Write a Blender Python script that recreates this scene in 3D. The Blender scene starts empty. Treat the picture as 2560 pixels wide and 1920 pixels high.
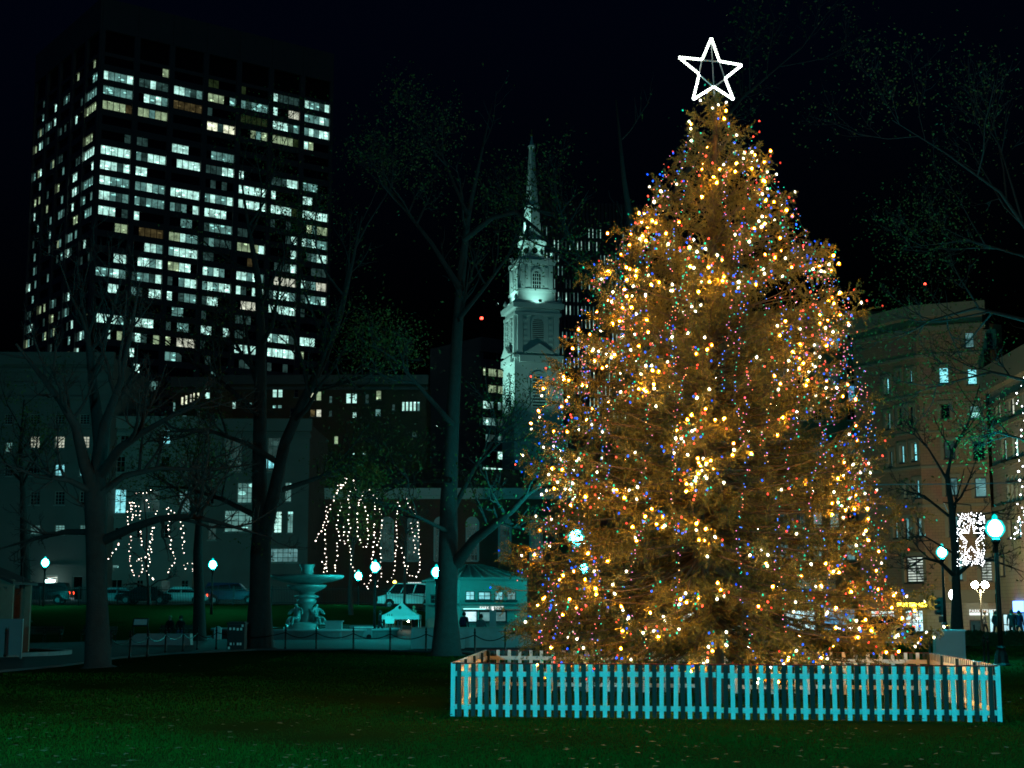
import bpy, bmesh, math, random
import numpy as np
from mathutils import Vector, Matrix, Euler
R = math.radians
random.seed(7); np.random.seed(7)
sc = bpy.context.scene
COL = sc.collection

# ------------------------------------------------------------------ camera, sky, sun, exposure
F, HC = 3758.0, 1.83
TH = math.atan(0.15035); CT, ST = math.cos(TH), math.sin(TH)
cam = bpy.data.objects.new('camera', bpy.data.cameras.new('camera')); COL.objects.link(cam)
cam.location = (0, 0, HC); cam.rotation_euler = (R(90) + TH, 0, 0)
cam.data.sensor_width = 36; cam.data.lens = 36 * F / 2560
cam.data.clip_start = .1; cam.data.clip_end = 3000
sc.camera = cam
w = bpy.data.worlds.new('World'); sc.world = w; w.use_nodes = True
nt = w.node_tree; bg = nt.nodes['Background']
sky = nt.nodes.new('ShaderNodeTexSky'); sky.sky_type = 'NISHITA'; sky.sun_disc = False
sky.sun_elevation = R(-4); sky.sun_rotation = R(200)
tint = nt.nodes.new('ShaderNodeMix'); tint.data_type = 'RGBA'; tint.blend_type = 'MULTIPLY'; tint.inputs[0].default_value = 1; tint.inputs[7].default_value = (.10, .42, 1.6, 1)
nt.links.new(sky.outputs[0], tint.inputs[6]); nt.links.new(tint.outputs[2], bg.inputs[0]); bg.inputs[1].default_value = 0.12
sun = bpy.data.objects.new('sun', bpy.data.lights.new('sun', 'SUN')); COL.objects.link(sun)
sun.data.energy = 0.006; sun.data.angle = R(3); sun.data.color = (.8, .9, 1)
sun.rotation_euler = (R(50), 0, R(20))
vs = sc.view_settings; sc.display_settings.display_device = 'sRGB'
vs.view_transform = 'Standard'; vs.look = 'None'; vs.exposure = 0; vs.gamma = 1; vs.use_curve_mapping = False
cy = sc.cycles
cy.use_denoising = True; cy.max_bounces = 5; cy.diffuse_bounces = 2; cy.glossy_bounces = 2
cy.transmission_bounces = 3; cy.transparent_max_bounces = 6; cy.sample_clamp_indirect = 2.0
cy.caustics_reflective = False; cy.caustics_refractive = False; cy.filter_width = 1.7

# ------------------------------------------------------------------ helpers
def at(px, py, Y):
    dx, dy = (px - 1280) / F, (960 - py) / F
    t = Y / (CT - dy * ST)
    return Vector((t * dx, Y, HC + t * (ST + dy * CT)))
def sstep(a, b, x):
    t = min(1, max(0, (x - a) / (b - a))); return t * t * (3 - 2 * t)
def gz(x, y):
    """height of the ground: flat common, rising to the street on the left behind the plaza"""
    return 2.25 * sstep(96, 122, y) * sstep(5, -13, x)
def ground(px, py, z=0.0):
    dx, dy = (px - 1280) / F, (960 - py) / F
    t = (z - HC) / (ST + dy * CT)
    return Vector((t * dx, t * (CT - dy * ST), z))

MATS = {}
def mat(name, col, rough=.8, metal=0, var=.25, scale=3.0, bump=0, bscale=40, spec=.3, coord='Object', col2=None):
    m = bpy.data.materials.new(name); m.use_nodes = True; n = m.node_tree.nodes; l = m.node_tree.links
    b = n['Principled BSDF']; b.inputs['Roughness'].default_value = rough; b.inputs['Metallic'].default_value = metal
    b.inputs['Specular IOR Level'].default_value = spec
    tc = n.new('ShaderNodeTexCoord'); no = n.new('ShaderNodeTexNoise'); no.inputs['Scale'].default_value = scale
    no.inputs['Detail'].default_value = 6; l.new(tc.outputs[coord], no.inputs['Vector'])
    mx = n.new('ShaderNodeMix'); mx.data_type = 'RGBA'; l.new(no.outputs['Fac'], mx.inputs[0])
    c2 = col2 or tuple(c * (1 - var) for c in col)
    mx.inputs[6].default_value = (*[min(1, c * (1 + var * .6)) for c in col], 1); mx.inputs[7].default_value = (*c2, 1)
    l.new(mx.outputs[2], b.inputs['Base Color'])
    if bump:
        n2 = n.new('ShaderNodeTexNoise'); n2.inputs['Scale'].default_value = bscale; n2.inputs['Detail'].default_value = 5
        l.new(tc.outputs[coord], n2.inputs['Vector'])
        bp = n.new('ShaderNodeBump'); bp.inputs['Strength'].default_value = bump; bp.inputs['Distance'].default_value = .02
        l.new(n2.outputs['Fac'], bp.inputs['Height']); l.new(bp.outputs[0], b.inputs['Normal'])
    MATS[name] = m; return m
def brick_mat(name, c1, c2, mortar, scale=4.0):
    m = bpy.data.materials.new(name); m.use_nodes = True; n = m.node_tree.nodes; l = m.node_tree.links
    b = n['Principled BSDF']; b.inputs['Roughness'].default_value = .9
    uv = n.new('ShaderNodeUVMap'); br = n.new('ShaderNodeTexBrick'); br.inputs['Scale'].default_value = scale
    for k, c in (('Color1', c1), ('Color2', c2), ('Mortar', mortar)): br.inputs[k].default_value = (*c, 1)
    br.inputs['Mortar Size'].default_value = .015
    l.new(uv.outputs[0], br.inputs['Vector'])
    no = n.new('ShaderNodeTexNoise'); no.inputs['Scale'].default_value = .5; no.inputs['Detail'].default_value = 5; l.new(uv.outputs[0], no.inputs['Vector'])
    mx = n.new('ShaderNodeMix'); mx.data_type = 'RGBA'; mx.blend_type = 'MULTIPLY'; mx.inputs[0].default_value = .6
    l.new(br.outputs[0], mx.inputs[6]); l.new(no.outputs['Color'], mx.inputs[7]); l.new(mx.outputs[2], b.inputs['Base Color'])
    MATS[name] = m; return m
def emit(name, col, strength, sample=False, rnd=0.0):
    m = bpy.data.materials.new(name); m.use_nodes = True; n = m.node_tree.nodes; l = m.node_tree.links
    n.remove(n['Principled BSDF']); e = n.new('ShaderNodeEmission'); e.inputs[0].default_value = (*col, 1)
    e.inputs[1].default_value = strength; l.new(e.outputs[0], n['Material Output'].inputs[0])
    if rnd:   # dimmer and brighter bulbs of the same kind
        emit(name + '_dim', col, strength * (1 - rnd), sample); emit(name + '_strong', col, strength * (1 + rnd), sample)
    m.cycles.emission_sampling = 'FRONT' if sample else 'NONE'
    MATS[name] = m; return m
def lit(name, col, col2, strength, lamps=0.0, blinds=0.0, sample=False):
    """a lit window: glowing room behind glass, uneven, with ceiling lamps"""
    m = bpy.data.materials.new(name); m.use_nodes = True; n = m.node_tree.nodes; l = m.node_tree.links
    n.remove(n['Principled BSDF']); e = n.new('ShaderNodeEmission')
    uv = n.new('ShaderNodeUVMap')
    n1 = n.new('ShaderNodeTexNoise'); n1.inputs['Scale'].default_value = .55; n1.inputs['Detail'].default_value = 4; n1.inputs['Roughness'].default_value = .7
    l.new(uv.outputs[0], n1.inputs['Vector'])
    mr = n.new('ShaderNodeMapRange'); mr.inputs[1].default_value = .32; mr.inputs[2].default_value = .68
    mr.inputs[3].default_value = strength * .25; mr.inputs[4].default_value = strength * 1.5; l.new(n1.outputs['Fac'], mr.inputs[0])
    n2 = n.new('ShaderNodeTexNoise'); n2.inputs['Scale'].default_value = 1.6; n2.inputs['Detail'].default_value = 3; l.new(uv.outputs[0], n2.inputs['Vector'])
    mx = n.new('ShaderNodeMix'); mx.data_type = 'RGBA'; mx.inputs[6].default_value = (*col, 1); mx.inputs[7].default_value = (*col2, 1); l.new(n2.outputs['Fac'], mx.inputs[0])
    l.new(mx.outputs[2], e.inputs[0]); out = mr.outputs[0]
    if lamps:
        mp = n.new('ShaderNodeMapping'); mp.inputs['Scale'].default_value = (.42, .95, 1); l.new(uv.outputs[0], mp.inputs[0])
        vo = n.new('ShaderNodeTexVoronoi'); vo.inputs['Scale'].default_value = 1; l.new(mp.outputs[0], vo.inputs['Vector'])
        lt = n.new('ShaderNodeMath'); lt.operation = 'LESS_THAN'; lt.inputs[1].default_value = .24; l.new(vo.outputs['Distance'], lt.inputs[0])
        ml = n.new('ShaderNodeMath'); ml.operation = 'MULTIPLY_ADD'; ml.inputs[1].default_value = lamps; l.new(lt.outputs[0], ml.inputs[0]); l.new(out, ml.inputs[2]); out = ml.outputs[0]
    if blinds:
        sp = n.new('ShaderNodeTexWave'); sp.bands_direction = 'Y'; sp.inputs['Scale'].default_value = blinds; l.new(uv.outputs[0], sp.inputs['Vector'])
        m2 = n.new('ShaderNodeMath'); m2.operation = 'MULTIPLY'; l.new(sp.outputs['Fac'], m2.inputs[0]); l.new(out, m2.inputs[1]); out = m2.outputs[0]
    l.new(out, e.inputs[1]); l.new(e.outputs[0], n['Material Output'].inputs[0])
    m.cycles.emission_sampling = 'FRONT' if sample else 'NONE'
    MATS[name] = m; return m

def tag(o, label=None, cat=None, group=None, kind=None):
    if label: o['label'] = label
    if cat: o['category'] = cat
    if group: o['group'] = group
    if kind: o['kind'] = kind
    return o
def thing(name, label, cat, loc=(0, 0, 0), rz=0, group=None):
    o = bpy.data.objects.new(name, None); COL.objects.link(o); o.empty_display_size = .1
    o.location = loc; o.rotation_euler = (0, 0, rz)
    return tag(o, label, cat, group)
def link(name, me, parent=None, loc=(0, 0, 0)):
    o = bpy.data.objects.new(name, me); COL.objects.link(o); o.location = loc
    if parent: o.parent = parent
    return o
def copy_tree(o, parent=None):
    c = o.copy(); COL.objects.link(c); c.parent = parent
    for ch in o.children: copy_tree(ch, c)
    return c
def place(o, loc, rz=0, label=None, group=None, scale=None):
    o.location = loc; o.rotation_euler = (0, 0, rz)
    if label: o['label'] = label
    if group: o['group'] = group
    if scale: o.scale = (scale,) * 3
    return o

def icosph(sub=1):
    bm = bmesh.new(); bmesh.ops.create_icosphere(bm, subdivisions=sub, radius=1)
    v = [tuple(x.co) for x in bm.verts]; f = [[x.index for x in q.verts] for q in bm.faces]; bm.free(); return v, f
ICO = {1: icosph(1), 2: icosph(2)}
OCT = ([(1, 0, 0), (-1, 0, 0), (0, 1, 0), (0, -1, 0), (0, 0, 1), (0, 0, -1)],
       [(0, 2, 4), (2, 1, 4), (1, 3, 4), (3, 0, 4), (2, 0, 5), (1, 2, 5), (3, 1, 5), (0, 3, 5)])
class MB:
    def __init__(s): s.v = []; s.f = []; s.m = []; s.uv = {}
    def face(s, pts, m=0, uv=None):
        k = len(s.v); s.v += [tuple(p) for p in pts]
        if uv: s.uv[len(s.f)] = uv
        s.f.append(tuple(range(k, k + len(pts)))); s.m.append(m)
    def add(s, v, f, m=0):
        k = len(s.v); s.v += [tuple(p) for p in v]
        for q in f: s.f.append(tuple(i + k for i in q)); s.m.append(m)
        return s
    def box(s, c, d, rz=0, m=0, tilt=None):
        M = Matrix.Rotation(rz, 3, 'Z')
        if tilt is not None: M = M @ Euler(tilt).to_matrix()
        v = [Vector(c) + M @ Vector((x * d[0] / 2, y * d[1] / 2, z * d[2] / 2)) for x in (-1, 1) for y in (-1, 1) for z in (-1, 1)]
        return s.add(v, [(0, 1, 3, 2), (4, 6, 7, 5), (0, 4, 5, 1), (2, 3, 7, 6), (0, 2, 6, 4), (1, 5, 7, 3)], m)
    def bar(s, a, b, w, h, m=0):
        a, b = Vector(a), Vector(b); t = (b - a).normalized()
        u = t.cross(Vector((0, 0, 1)));  u = u.normalized() if u.length > 1e-4 else Vector((1, 0, 0)); n = u.cross(t)
        v = [p + u * x * w / 2 + n * y * h / 2 for p in (a, b) for x, y in ((-1, -1), (1, -1), (1, 1), (-1, 1))]
        return s.add(v, [(0, 1, 2, 3), (7, 6, 5, 4), (0, 4, 5, 1), (1, 5, 6, 2), (2, 6, 7, 3), (3, 7, 4, 0)], m)
    def tube(s, pts, rad, n=6, m=0, cap=True):
        pts = [Vector(p) for p in pts]; k = len(s.v); up = Vector((.3, .2, 1)).normalized()
        for i, p in enumerate(pts):
            t = (pts[min(i + 1, len(pts) - 1)] - pts[max(i - 1, 0)])
            t = t.normalized() if t.length > 1e-6 else Vector((0, 0, 1))
            a = t.cross(up)
            if a.length < .05: a = t.cross(Vector((1, 0, 0)))
            a.normalize(); b = t.cross(a); r = rad[i] if hasattr(rad, '__len__') else rad
            for j in range(n):
                q = 2 * math.pi * j / n; s.v.append(tuple(p + (a * math.cos(q) + b * math.sin(q)) * r))
        for i in range(len(pts) - 1):
            for j in range(n):
                s.f.append((k + i * n + j, k + i * n + (j + 1) % n, k + (i + 1) * n + (j + 1) % n, k + (i + 1) * n + j)); s.m.append(m)
        if cap:
            s.f.append(tuple(k + j for j in range(n))[::-1]); s.m.append(m)
            e = k + (len(pts) - 1) * n; s.f.append(tuple(e + j for j in range(n))); s.m.append(m)
        return s
    def lathe(s, prof, c=(0, 0, 0), n=14, m=0, cap=True, sx=1, sy=1, rot=0):
        k = len(s.v)
        for r, z in prof:
            for j in range(n):
                q = 2 * math.pi * (j + rot) / n; s.v.append((c[0] + r * math.cos(q) * sx, c[1] + r * math.sin(q) * sy, c[2] + z))
        for i in range(len(prof) - 1):
            for j in range(n):
                s.f.append((k + i * n + j, k + i * n + (j + 1) % n, k + (i + 1) * n + (j + 1) % n, k + (i + 1) * n + j)); s.m.append(m)
        if cap:
            s.f.append(tuple(k + j for j in range(n))[::-1]); s.m.append(m)
            e = k + (len(prof) - 1) * n; s.f.append(tuple(e + j for j in range(n))); s.m.append(m)
        return s
    def ball(s, c, r, sub=1, m=0, sc_=(1, 1, 1)):
        v, f = OCT if sub == 0 else ICO[sub]
        return s.add([(c[0] + x * r * sc_[0], c[1] + y * r * sc_[1], c[2] + z * r * sc_[2]) for x, y, z in v], f, m)
    def prism(s, poly, y0, y1, m=0, fn=None):
        """polygon in (x,z) extruded along y"""
        fn = fn or (lambda x, y, z: (x, y, z)); n = len(poly)
        v = [fn(x, y, z) for y in (y0, y1) for x, z in poly]
        return s.add(v, [tuple(range(n)), tuple(range(2 * n - 1, n - 1, -1))] + [(i, n + i, n + (i + 1) % n, (i + 1) % n) for i in range(n)], m)
    def build(s, name, mats, parent=None, smooth=False, loc=None):
        if not isinstance(mats, (list, tuple)): mats = [mats]
        mats = [MATS[x] if isinstance(x, str) else x for x in mats]
        off = Vector((0, 0, 0)) if loc is None else Vector(loc)
        if parent:
            p = parent
            while p.parent: p = p.parent
            off = Vector(p.location)
        me = bpy.data.meshes.new(name); me.from_pydata([(a - off[0], b - off[1], c - off[2]) for a, b, c in s.v], [], s.f)
        for x in mats: me.materials.append(x)
        if len(mats) > 1: me.polygons.foreach_set('material_index', s.m)
        if smooth: me.polygons.foreach_set('use_smooth', [True] * len(s.f))
        if s.uv:
            ul = me.uv_layers.new(name='UVMap')
            for fi, uv in s.uv.items():
                for li, q in zip(me.polygons[fi].loop_indices, uv): ul.data[li].uv = q
        me.update()
        return link(name, me, parent, off if (loc is not None and not parent) else (0, 0, 0))

def tri_mesh(name, V, nper, material, parent=None, smooth=False):
    """numpy vertex array (N*nper,3): every nper consecutive vertices form one face"""
    off = Vector((0, 0, 0))
    if parent:
        p = parent
        while p.parent: p = p.parent
        off = Vector(p.location)
    V = (np.asarray(V, dtype=np.float32).reshape(-1, 3) - np.array(off, dtype=np.float32))
    n = len(V); nf = n // nper; me = bpy.data.meshes.new(name)
    me.vertices.add(n); me.vertices.foreach_set('co', V.ravel())
    me.loops.add(n); me.loops.foreach_set('vertex_index', np.arange(n, dtype=np.int32))
    me.polygons.add(nf); me.polygons.foreach_set('loop_start', np.arange(0, n, nper, dtype=np.int32)); me.polygons.foreach_set('loop_total', np.full(nf, nper, dtype=np.int32))
    me.materials.append(MATS[material] if isinstance(material, str) else material); me.update(calc_edges=True)
    return link(name, me, parent)

# facade frame: (origin x, origin y, unit u) with outward normal n = (uy, -ux)
def frame(P0, P1):
    d = Vector((P1[0] - P0[0], P1[1] - P0[1])); L = d.length; d /= L
    return (P0[0], P0[1], d.x, d.y, L)
def fp(fr, u, z, d=0): return Vector((fr[0] + fr[2] * u + fr[3] * d, fr[1] + fr[3] * u - fr[2] * d, z))
def ray_face(fr, px, py):
    o = Vector((0, 0, HC)); dx, dy = (px - 1280) / F, (960 - py) / F
    dr = Vector((dx, CT - dy * ST, ST + dy * CT)); n = Vector((fr[3], -fr[2], 0))
    t = (Vector((fr[0], fr[1], 0)) - o).dot(n) / dr.dot(n); p = o + dr * t
    return (p.x - fr[0]) * fr[2] + (p.y - fr[1]) * fr[3], p.z
def fbox(mb, fr, u0, u1, z0, z1, d0, d1, m=0):
    v = [fp(fr, u, z, d) for u in (u0, u1) for d in (d0, d1) for z in (z0, z1)]
    return mb.add(v, [(0, 1, 3, 2), (4, 6, 7, 5), (0, 4, 5, 1), (2, 3, 7, 6), (0, 2, 6, 4), (1, 5, 7, 3)], m)
def fquad(mb, fr, u0, u1, z0, z1, d, m=0):
    mb.face([fp(fr, u0, z0, d), fp(fr, u1, z0, d), fp(fr, u1, z1, d), fp(fr, u0, z1, d)], m, [(u0, z0), (u1, z0), (u1, z1), (u0, z1)])
def wpx(fr, x0, y0, x1, y1, kind, mu=(1, 2), fm='trim'):
    xm, ym = (x0 + x1) / 2, (y0 + y1) / 2
    u0, _ = ray_face(fr, x0, ym); u1, _ = ray_face(fr, x1, ym); _, z1 = ray_face(fr, xm, y0); _, z0 = ray_face(fr, xm, y1)
    return (u0, u1, z0, z1, kind, mu, fm)
def make_window(parent, fr, w, dep=.3):
    u0, u1, z0, z1, kind, mu, fm = w
    f = MB(); t = min(.09, (u1 - u0) * .07)
    for a in (u0, u1 - t): fbox(f, fr, a, a + t, z0, z1, -dep + .01, -dep + .09)
    for a in (z0, z1 - t): fbox(f, fr, u0 + t, u1 - t, a, a + t, -dep + .012, -dep + .088)
    for i in range(1, mu[0]):
        a = u0 + (u1 - u0) * i / mu[0]; fbox(f, fr, a - t / 3, a + t / 3, z0 + t, z1 - t, -dep + .015, -dep + .07)
    for i in range(1, mu[1]):
        a = z0 + (z1 - z0) * i / mu[1]; fbox(f, fr, u0 + t, u1 - t, a - t / 3, a + t / 3, -dep + .018, -dep + .075)
    o = f.build('window', fm, parent)
    p = MB(); fquad(p, fr, u0, u1, z0, z1, -dep); p.build('pane', kind, o)
    s = MB(); fbox(s, fr, u0 - .08, u1 + .08, z0 - .12, z0 - .003, -dep + .1, .1); s.build('sill', fm, o)
    return o
def facade(parent, fr, u0, u1, z0, z1, wins, wall, dep=.35, thick=14, name='wall', windows=True):
    us = sorted({u0, u1, *[min(max(a, u0), u1) for x in wins for a in x[:2]]}); zs = sorted({z0, z1, *[min(max(a, z0), z1) for x in wins for a in x[2:4]]})
    mb = MB()
    for i in range(len(us) - 1):
        k = 0
        while k < len(zs) - 1:
            um = (us[i] + us[i + 1]) / 2; hit = lambda q: any(x[0] < um < x[1] and x[2] < (zs[q] + zs[q + 1]) / 2 < x[3] for x in wins)
            if hit(k): k += 1; continue
            e = k
            while e < len(zs) - 1 and not hit(e): e += 1
            fquad(mb, fr, us[i], us[i + 1], zs[k], zs[e], 0); k = e
    for x in wins:
        a, b, c, d = x[:4]
        mb.face([fp(fr, a, c, 0), fp(fr, a, d, 0), fp(fr, a, d, -dep), fp(fr, a, c, -dep)]); mb.face([fp(fr, b, d, 0), fp(fr, b, c, 0), fp(fr, b, c, -dep), fp(fr, b, d, -dep)])
        mb.face([fp(fr, a, d, 0), fp(fr, b, d, 0), fp(fr, b, d, -dep), fp(fr, a, d, -dep)]); mb.face([fp(fr, b, c, 0), fp(fr, a, c, 0), fp(fr, a, c, -dep), fp(fr, b, c, -dep)])
    fbox(mb, fr, u0 + .02, u1 - .02, z0, z1 - .02, -dep - .02, -thick)
    o = mb.build(name, wall, parent)
    if windows:
        for x in wins: make_window(parent, fr, x, dep - .05)
    return o
def text_part(parent, body, size, loc, rz, material, depth=.02, name='lettering', align='CENTER'):
    cu = bpy.data.curves.new(name, 'FONT'); cu.body = body; cu.size = size; cu.extrude = depth; cu.align_x = align; cu.align_y = 'CENTER'; cu.resolution_u = 2
    t = bpy.data.objects.new('tmp', cu); COL.objects.link(t)
    dg = bpy.context.evaluated_depsgraph_get(); me = bpy.data.meshes.new_from_object(t.evaluated_get(dg)); bpy.data.objects.remove(t)
    me.materials.clear(); me.materials.append(MATS[material]); o = link(name, me, parent)
    o.location = Vector(loc) - Vector(parent.location); o.rotation_euler = (R(90), 0, rz); return o
# ------------------------------------------------------------------ materials
mat('soil_lawn', (.010, .030, .007), .95, var=.45, scale=.7, bump=.6, bscale=30, spec=0.0, col2=(.012, .022, .006))
mat('grass_blade', (.012, .062, .007), .9, spec=0.0, var=.5, scale=.35, col2=(.016, .040, .007))
mat('asphalt', (.055, .06, .062), .8, spec=.2, var=.35, scale=1.2, bump=.4, bscale=60)
mat('paving', (.16, .165, .16), .8, var=.3, scale=.8, bump=.3, bscale=25)
mat('granite', (.33, .34, .34), .75, var=.25, scale=4, bump=.3)
mat('white_paint', (.80, .80, .79), .5, var=.16, scale=7)
mat('dark_paint', (.010, .028, .030), .45, var=.3, scale=6)
mat('red_cord', (.16, .012, .012), .35, var=.2)
mat('needles', (.084, .088, .021), .7, var=.5, scale=1.3, col2=(.088, .062, .015), spec=.15)
mat('spruce_bark', (.075, .052, .034), .9, var=.4, scale=6, bump=.8)
mat('bark', (.042, .040, .038), .95, var=.45, scale=5, bump=1.0, bscale=18)
mat('twig', (.035, .033, .031), .9, var=.3)
mat('leaf', (.10, .115, .022), .6, var=.4, scale=.6, col2=(.05, .085, .015))
mat('dead_leaf', (.09, .075, .04), .8, var=.4)
mat('concrete', (.30, .285, .26), .9, var=.15, scale=.15, bump=.2)
mat('stone', (.20, .20, .185), .9, var=.25, scale=.5, bump=.5, bscale=6)
mat('stone_pale', (.30, .30, .27), .9, var=.2, scale=.5, bump=.4, bscale=6)
mat('trim', (.38, .38, .35), .7, var=.15)
mat('dark_frame', (.02, .022, .022), .5)
mat('white_wood', (.68, .70, .68), .6, var=.1, scale=.6)
mat('copper', (.11, .19, .17), .6, var=.3, scale=1.5)
mat('slate', (.04, .042, .045), .7, var=.3)
mat('iron', (.012, .014, .014), .45, .3, var=.3, scale=8)
mat('bronze', (.27, .29, .28), .42, .25, var=.5, scale=2.5)
mat('wood_green', (.05, .09, .07), .6, var=.3)
mat('timber', (.30, .24, .18), .8, var=.3, scale=4)
mat('canvas', (.72, .73, .72), .8, var=.06)
mat('steel_panel', (.26, .29, .30), .5, .2, var=.2, scale=2)
mat('hedge', (.03, .06, .02), .8, var=.4, scale=3)
mat('metal_grey', (.25, .26, .27), .4, .6)
mat('shutter', (.22, .21, .18), .5, .3, var=.1)
brick_mat('brick_red', (.30, .115, .075), (.25, .09, .06), (.25, .2, .17), 3.2)
brick_mat('brick_brown', (.26, .15, .085), (.22, .125, .07), (.2, .16, .12), 2.2)
brick_mat('brownstone', (.30, .19, .11), (.26, .165, .095), (.17, .12, .08), 1.1)
brick_mat('limestone', (.36, .33, .25), (.33, .30, .23), (.22, .2, .15), .9)
for nm, c in (('paint_black', (.012, .013, .015)), ('paint_navy', (.02, .03, .07)), ('paint_silver', (.34, .36, .38)), ('paint_white', (.7, .71, .7)), ('paint_red', (.22, .02, .015))):
    mat(nm, c, .25, .2, var=.05, spec=.6)
mat('rubber', (.012, .012, .012), .8); mat('car_glass', (.01, .012, .014), .08, spec=.6)
mat('skin', (.42, .26, .19), .6, var=.1); mat('hair_dark', (.02, .016, .013), .7); mat('hair_fair', (.38, .30, .16), .7)
for nm, c in (('cloth_black', (.012, .012, .014)), ('cloth_navy', (.018, .025, .07)), ('cloth_denim', (.05, .08, .16)), ('cloth_grey', (.10, .11, .12)), ('cloth_red', (.2, .03, .03)), ('cloth_tan', (.3, .24, .16)), ('cloth_white', (.6, .6, .6))):
    mat(nm, c, .9, var=.25, scale=12)
g = mat('dark_glass', (.006, .010, .011), .12, spec=.5)
lit('lit_B', (.40, 1, .83), (.68, 1, .93), .95, lamps=1.5)
lit('lit_t', (.25, .80, .74), (.5, 1, .9), .26, lamps=.9)
lit('lit_d', (.30, .8, .75), (.4, .9, .8), .05, lamps=.05)
lit('lit_y', (.62, 1, .55), (.8, 1, .62), .36, lamps=.8)
lit('lit_Y', (.85, 1, .65), (1, 1, .75), 1.1, lamps=1.0)
lit('lit_a', (.75, .62, .25), (.7, .5, .2), .06, lamps=.1)
lit('lit_W', (.88, .95, .72), (.95, 1, .82), .6, lamps=.3)
lit('lit_g', (.55, .9, .3), (.4, .8, .3), .025)
lit('lit_c', (.18, .86, 1), (.4, 1, 1), 1.0)
lit('lit_cd', (.25, .8, .85), (.5, 1, .95), .28)
lit('lit_blinds', (.75, .95, .85), (.9, 1, .85), .8, blinds=1.4)
lit('lit_shop', (.35, .88, 1), (.8, 1, 1), 1.3, sample=True)
lit('lit_shop_blue', (.08, .45, .9), (.25, .7, 1), .7, sample=True)
KIND = {'B': 'lit_B', 't': 'lit_t', 'd': 'lit_d', 'y': 'lit_y', 'Y': 'lit_Y', 'a': 'lit_a', 'W': 'lit_W', 'g': 'lit_g', 'c': 'lit_c', 'e': 'lit_cd', 'l': 'lit_blinds', '.': 'dark_glass', 's': 'lit_shop', 'b': 'lit_shop_blue'}
emit('lamp_teal', (.008, .74, .84), 1500, True)
emit('lamp_unseen', (.016, .74, .86), 4700, True)
emit('lamp_far', (.02, .80, .80), 620, True)
emit('porch_glow', (.6, 1, .95), 8)
emit('lamp_warm', (1, .78, .40), 1050, True)
emit('bulb_orange', (1, .38, .025), 7200, True, .7)
emit('bulb_white', (1, .92, .66), 1150, True, .7)
def glass(name, col, strength, tr):
    m = bpy.data.materials.new(name); m.use_nodes = True; n = m.node_tree.nodes; l = m.node_tree.links
    n.remove(n['Principled BSDF']); e = n.new('ShaderNodeEmission'); e.inputs[0].default_value = (*col, 1); e.inputs[1].default_value = strength
    t = n.new('ShaderNodeBsdfTransparent'); x = n.new('ShaderNodeMixShader'); x.inputs[0].default_value = 1 - tr
    l.new(t.outputs[0], x.inputs[1]); l.new(e.outputs[0], x.inputs[2]); l.new(x.outputs[0], n['Material Output'].inputs[0])
    m.cycles.emission_sampling = 'NONE'; MATS[name] = m
glass('glass_orange', (1, .25, .006), 6.0, .62); glass('lamp_glass', (.0, .86, .80), 1.6, .62); glass('glass_white', (1, .90, .66), 1.6, .75)
emit('bulb_red', (1, .07, .04), 2.6, True, .5)
emit('bulb_blue', (.008, .09, 1), 2.4, True, .5)
emit('bulb_green', (.004, .62, .36), 1.2, True, .5)
emit('mini_red', (1, .20, .14), 2.2); emit('mini_blue', (.05, .22, 1), 2.6); emit('mini_green', (.02, .8, .48), 1.6); emit('mini_pink', (1, .28, .62), 2.0); emit('mini_amber', (1, .55, .2), 2.4)
emit('star_bulb', (.88, 1, .86), 9, True)
emit('fairy', (1, .80, .66), 7)
emit('fairy_white', (.93, .95, 1), 9)
emit('flood_lens', (.6, 1, .9), 3)
emit('tail_red', (1, .06, .02), 5); emit('head_white', (.9, .95, 1), 14); emit('amber_light', (1, .75, .1), 10); emit('red_beacon', (1, .05, .03), 9)
emit('neon_yellow', (1, .80, .05), 14, True); emit('neon_blue', (.12, .3, 1), 6); emit('sign_white', (.9, 1, .95), 1.3); emit('sign_glow', (.75, .55, .05), .5)
emit('tube_teal', (.4, 1, .92), 2.4, True)

# ------------------------------------------------------------------ ground
xs = np.unique(np.concatenate([np.linspace(-60, 60, 61), np.linspace(-700, -60, 14), np.linspace(60, 700, 14)]))
ys = np.unique(np.concatenate([np.linspace(-60, 10, 8), np.linspace(10, 140, 66), np.linspace(140, 900, 16)]))
m_ = MB()
for y in ys:
    for x in xs: m_.v.append((x, y, gz(x, y) + .02 * math.sin(x * .7 + y * .3) * math.cos(y * .41)))
W_ = len(xs)
for j in range(len(ys) - 1):
    for i in range(W_ - 1): m_.f.append((j * W_ + i, j * W_ + i + 1, (j + 1) * W_ + i + 1, (j + 1) * W_ + i)); m_.m.append(0)
tag(m_.build('lawn', 'soil_lawn', smooth=True), kind='structure')
def sheet(name, near, far, material, dz=.03, n=14, kind='structure'):
    """ground-hugging strip between two lines of (x, y)"""
    def res(L):
        L = [Vector(p) for p in L]; d = [0]
        for a, b in zip(L, L[1:]): d.append(d[-1] + (b - a).length)
        o = []
        for k in range(n + 1):
            t = d[-1] * k / n; i = max(q for q in range(len(d)) if d[q] <= t + 1e-9); i = min(i, len(L) - 2)
            o.append(L[i].lerp(L[i + 1], (t - d[i]) / (d[i + 1] - d[i])))
        return o
    A, B = res(near), res(far); mb = MB(); S = 8
    P = [[A[i].lerp(B[i], j / S) for j in range(S + 1)] for i in range(n + 1)]
    for i in range(n + 1):
        for j in range(S + 1): q = P[i][j]; mb.v.append((q.x, q.y, gz(q.x, q.y) + dz))
    for i in range(n):
        for j in range(S): mb.f.append((i * (S + 1) + j, (i + 1) * (S + 1) + j, (i + 1) * (S + 1) + j + 1, i * (S + 1) + j + 1)); mb.m.append(0)
    return tag(mb.build(name, material, smooth=True), kind=kind)
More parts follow.
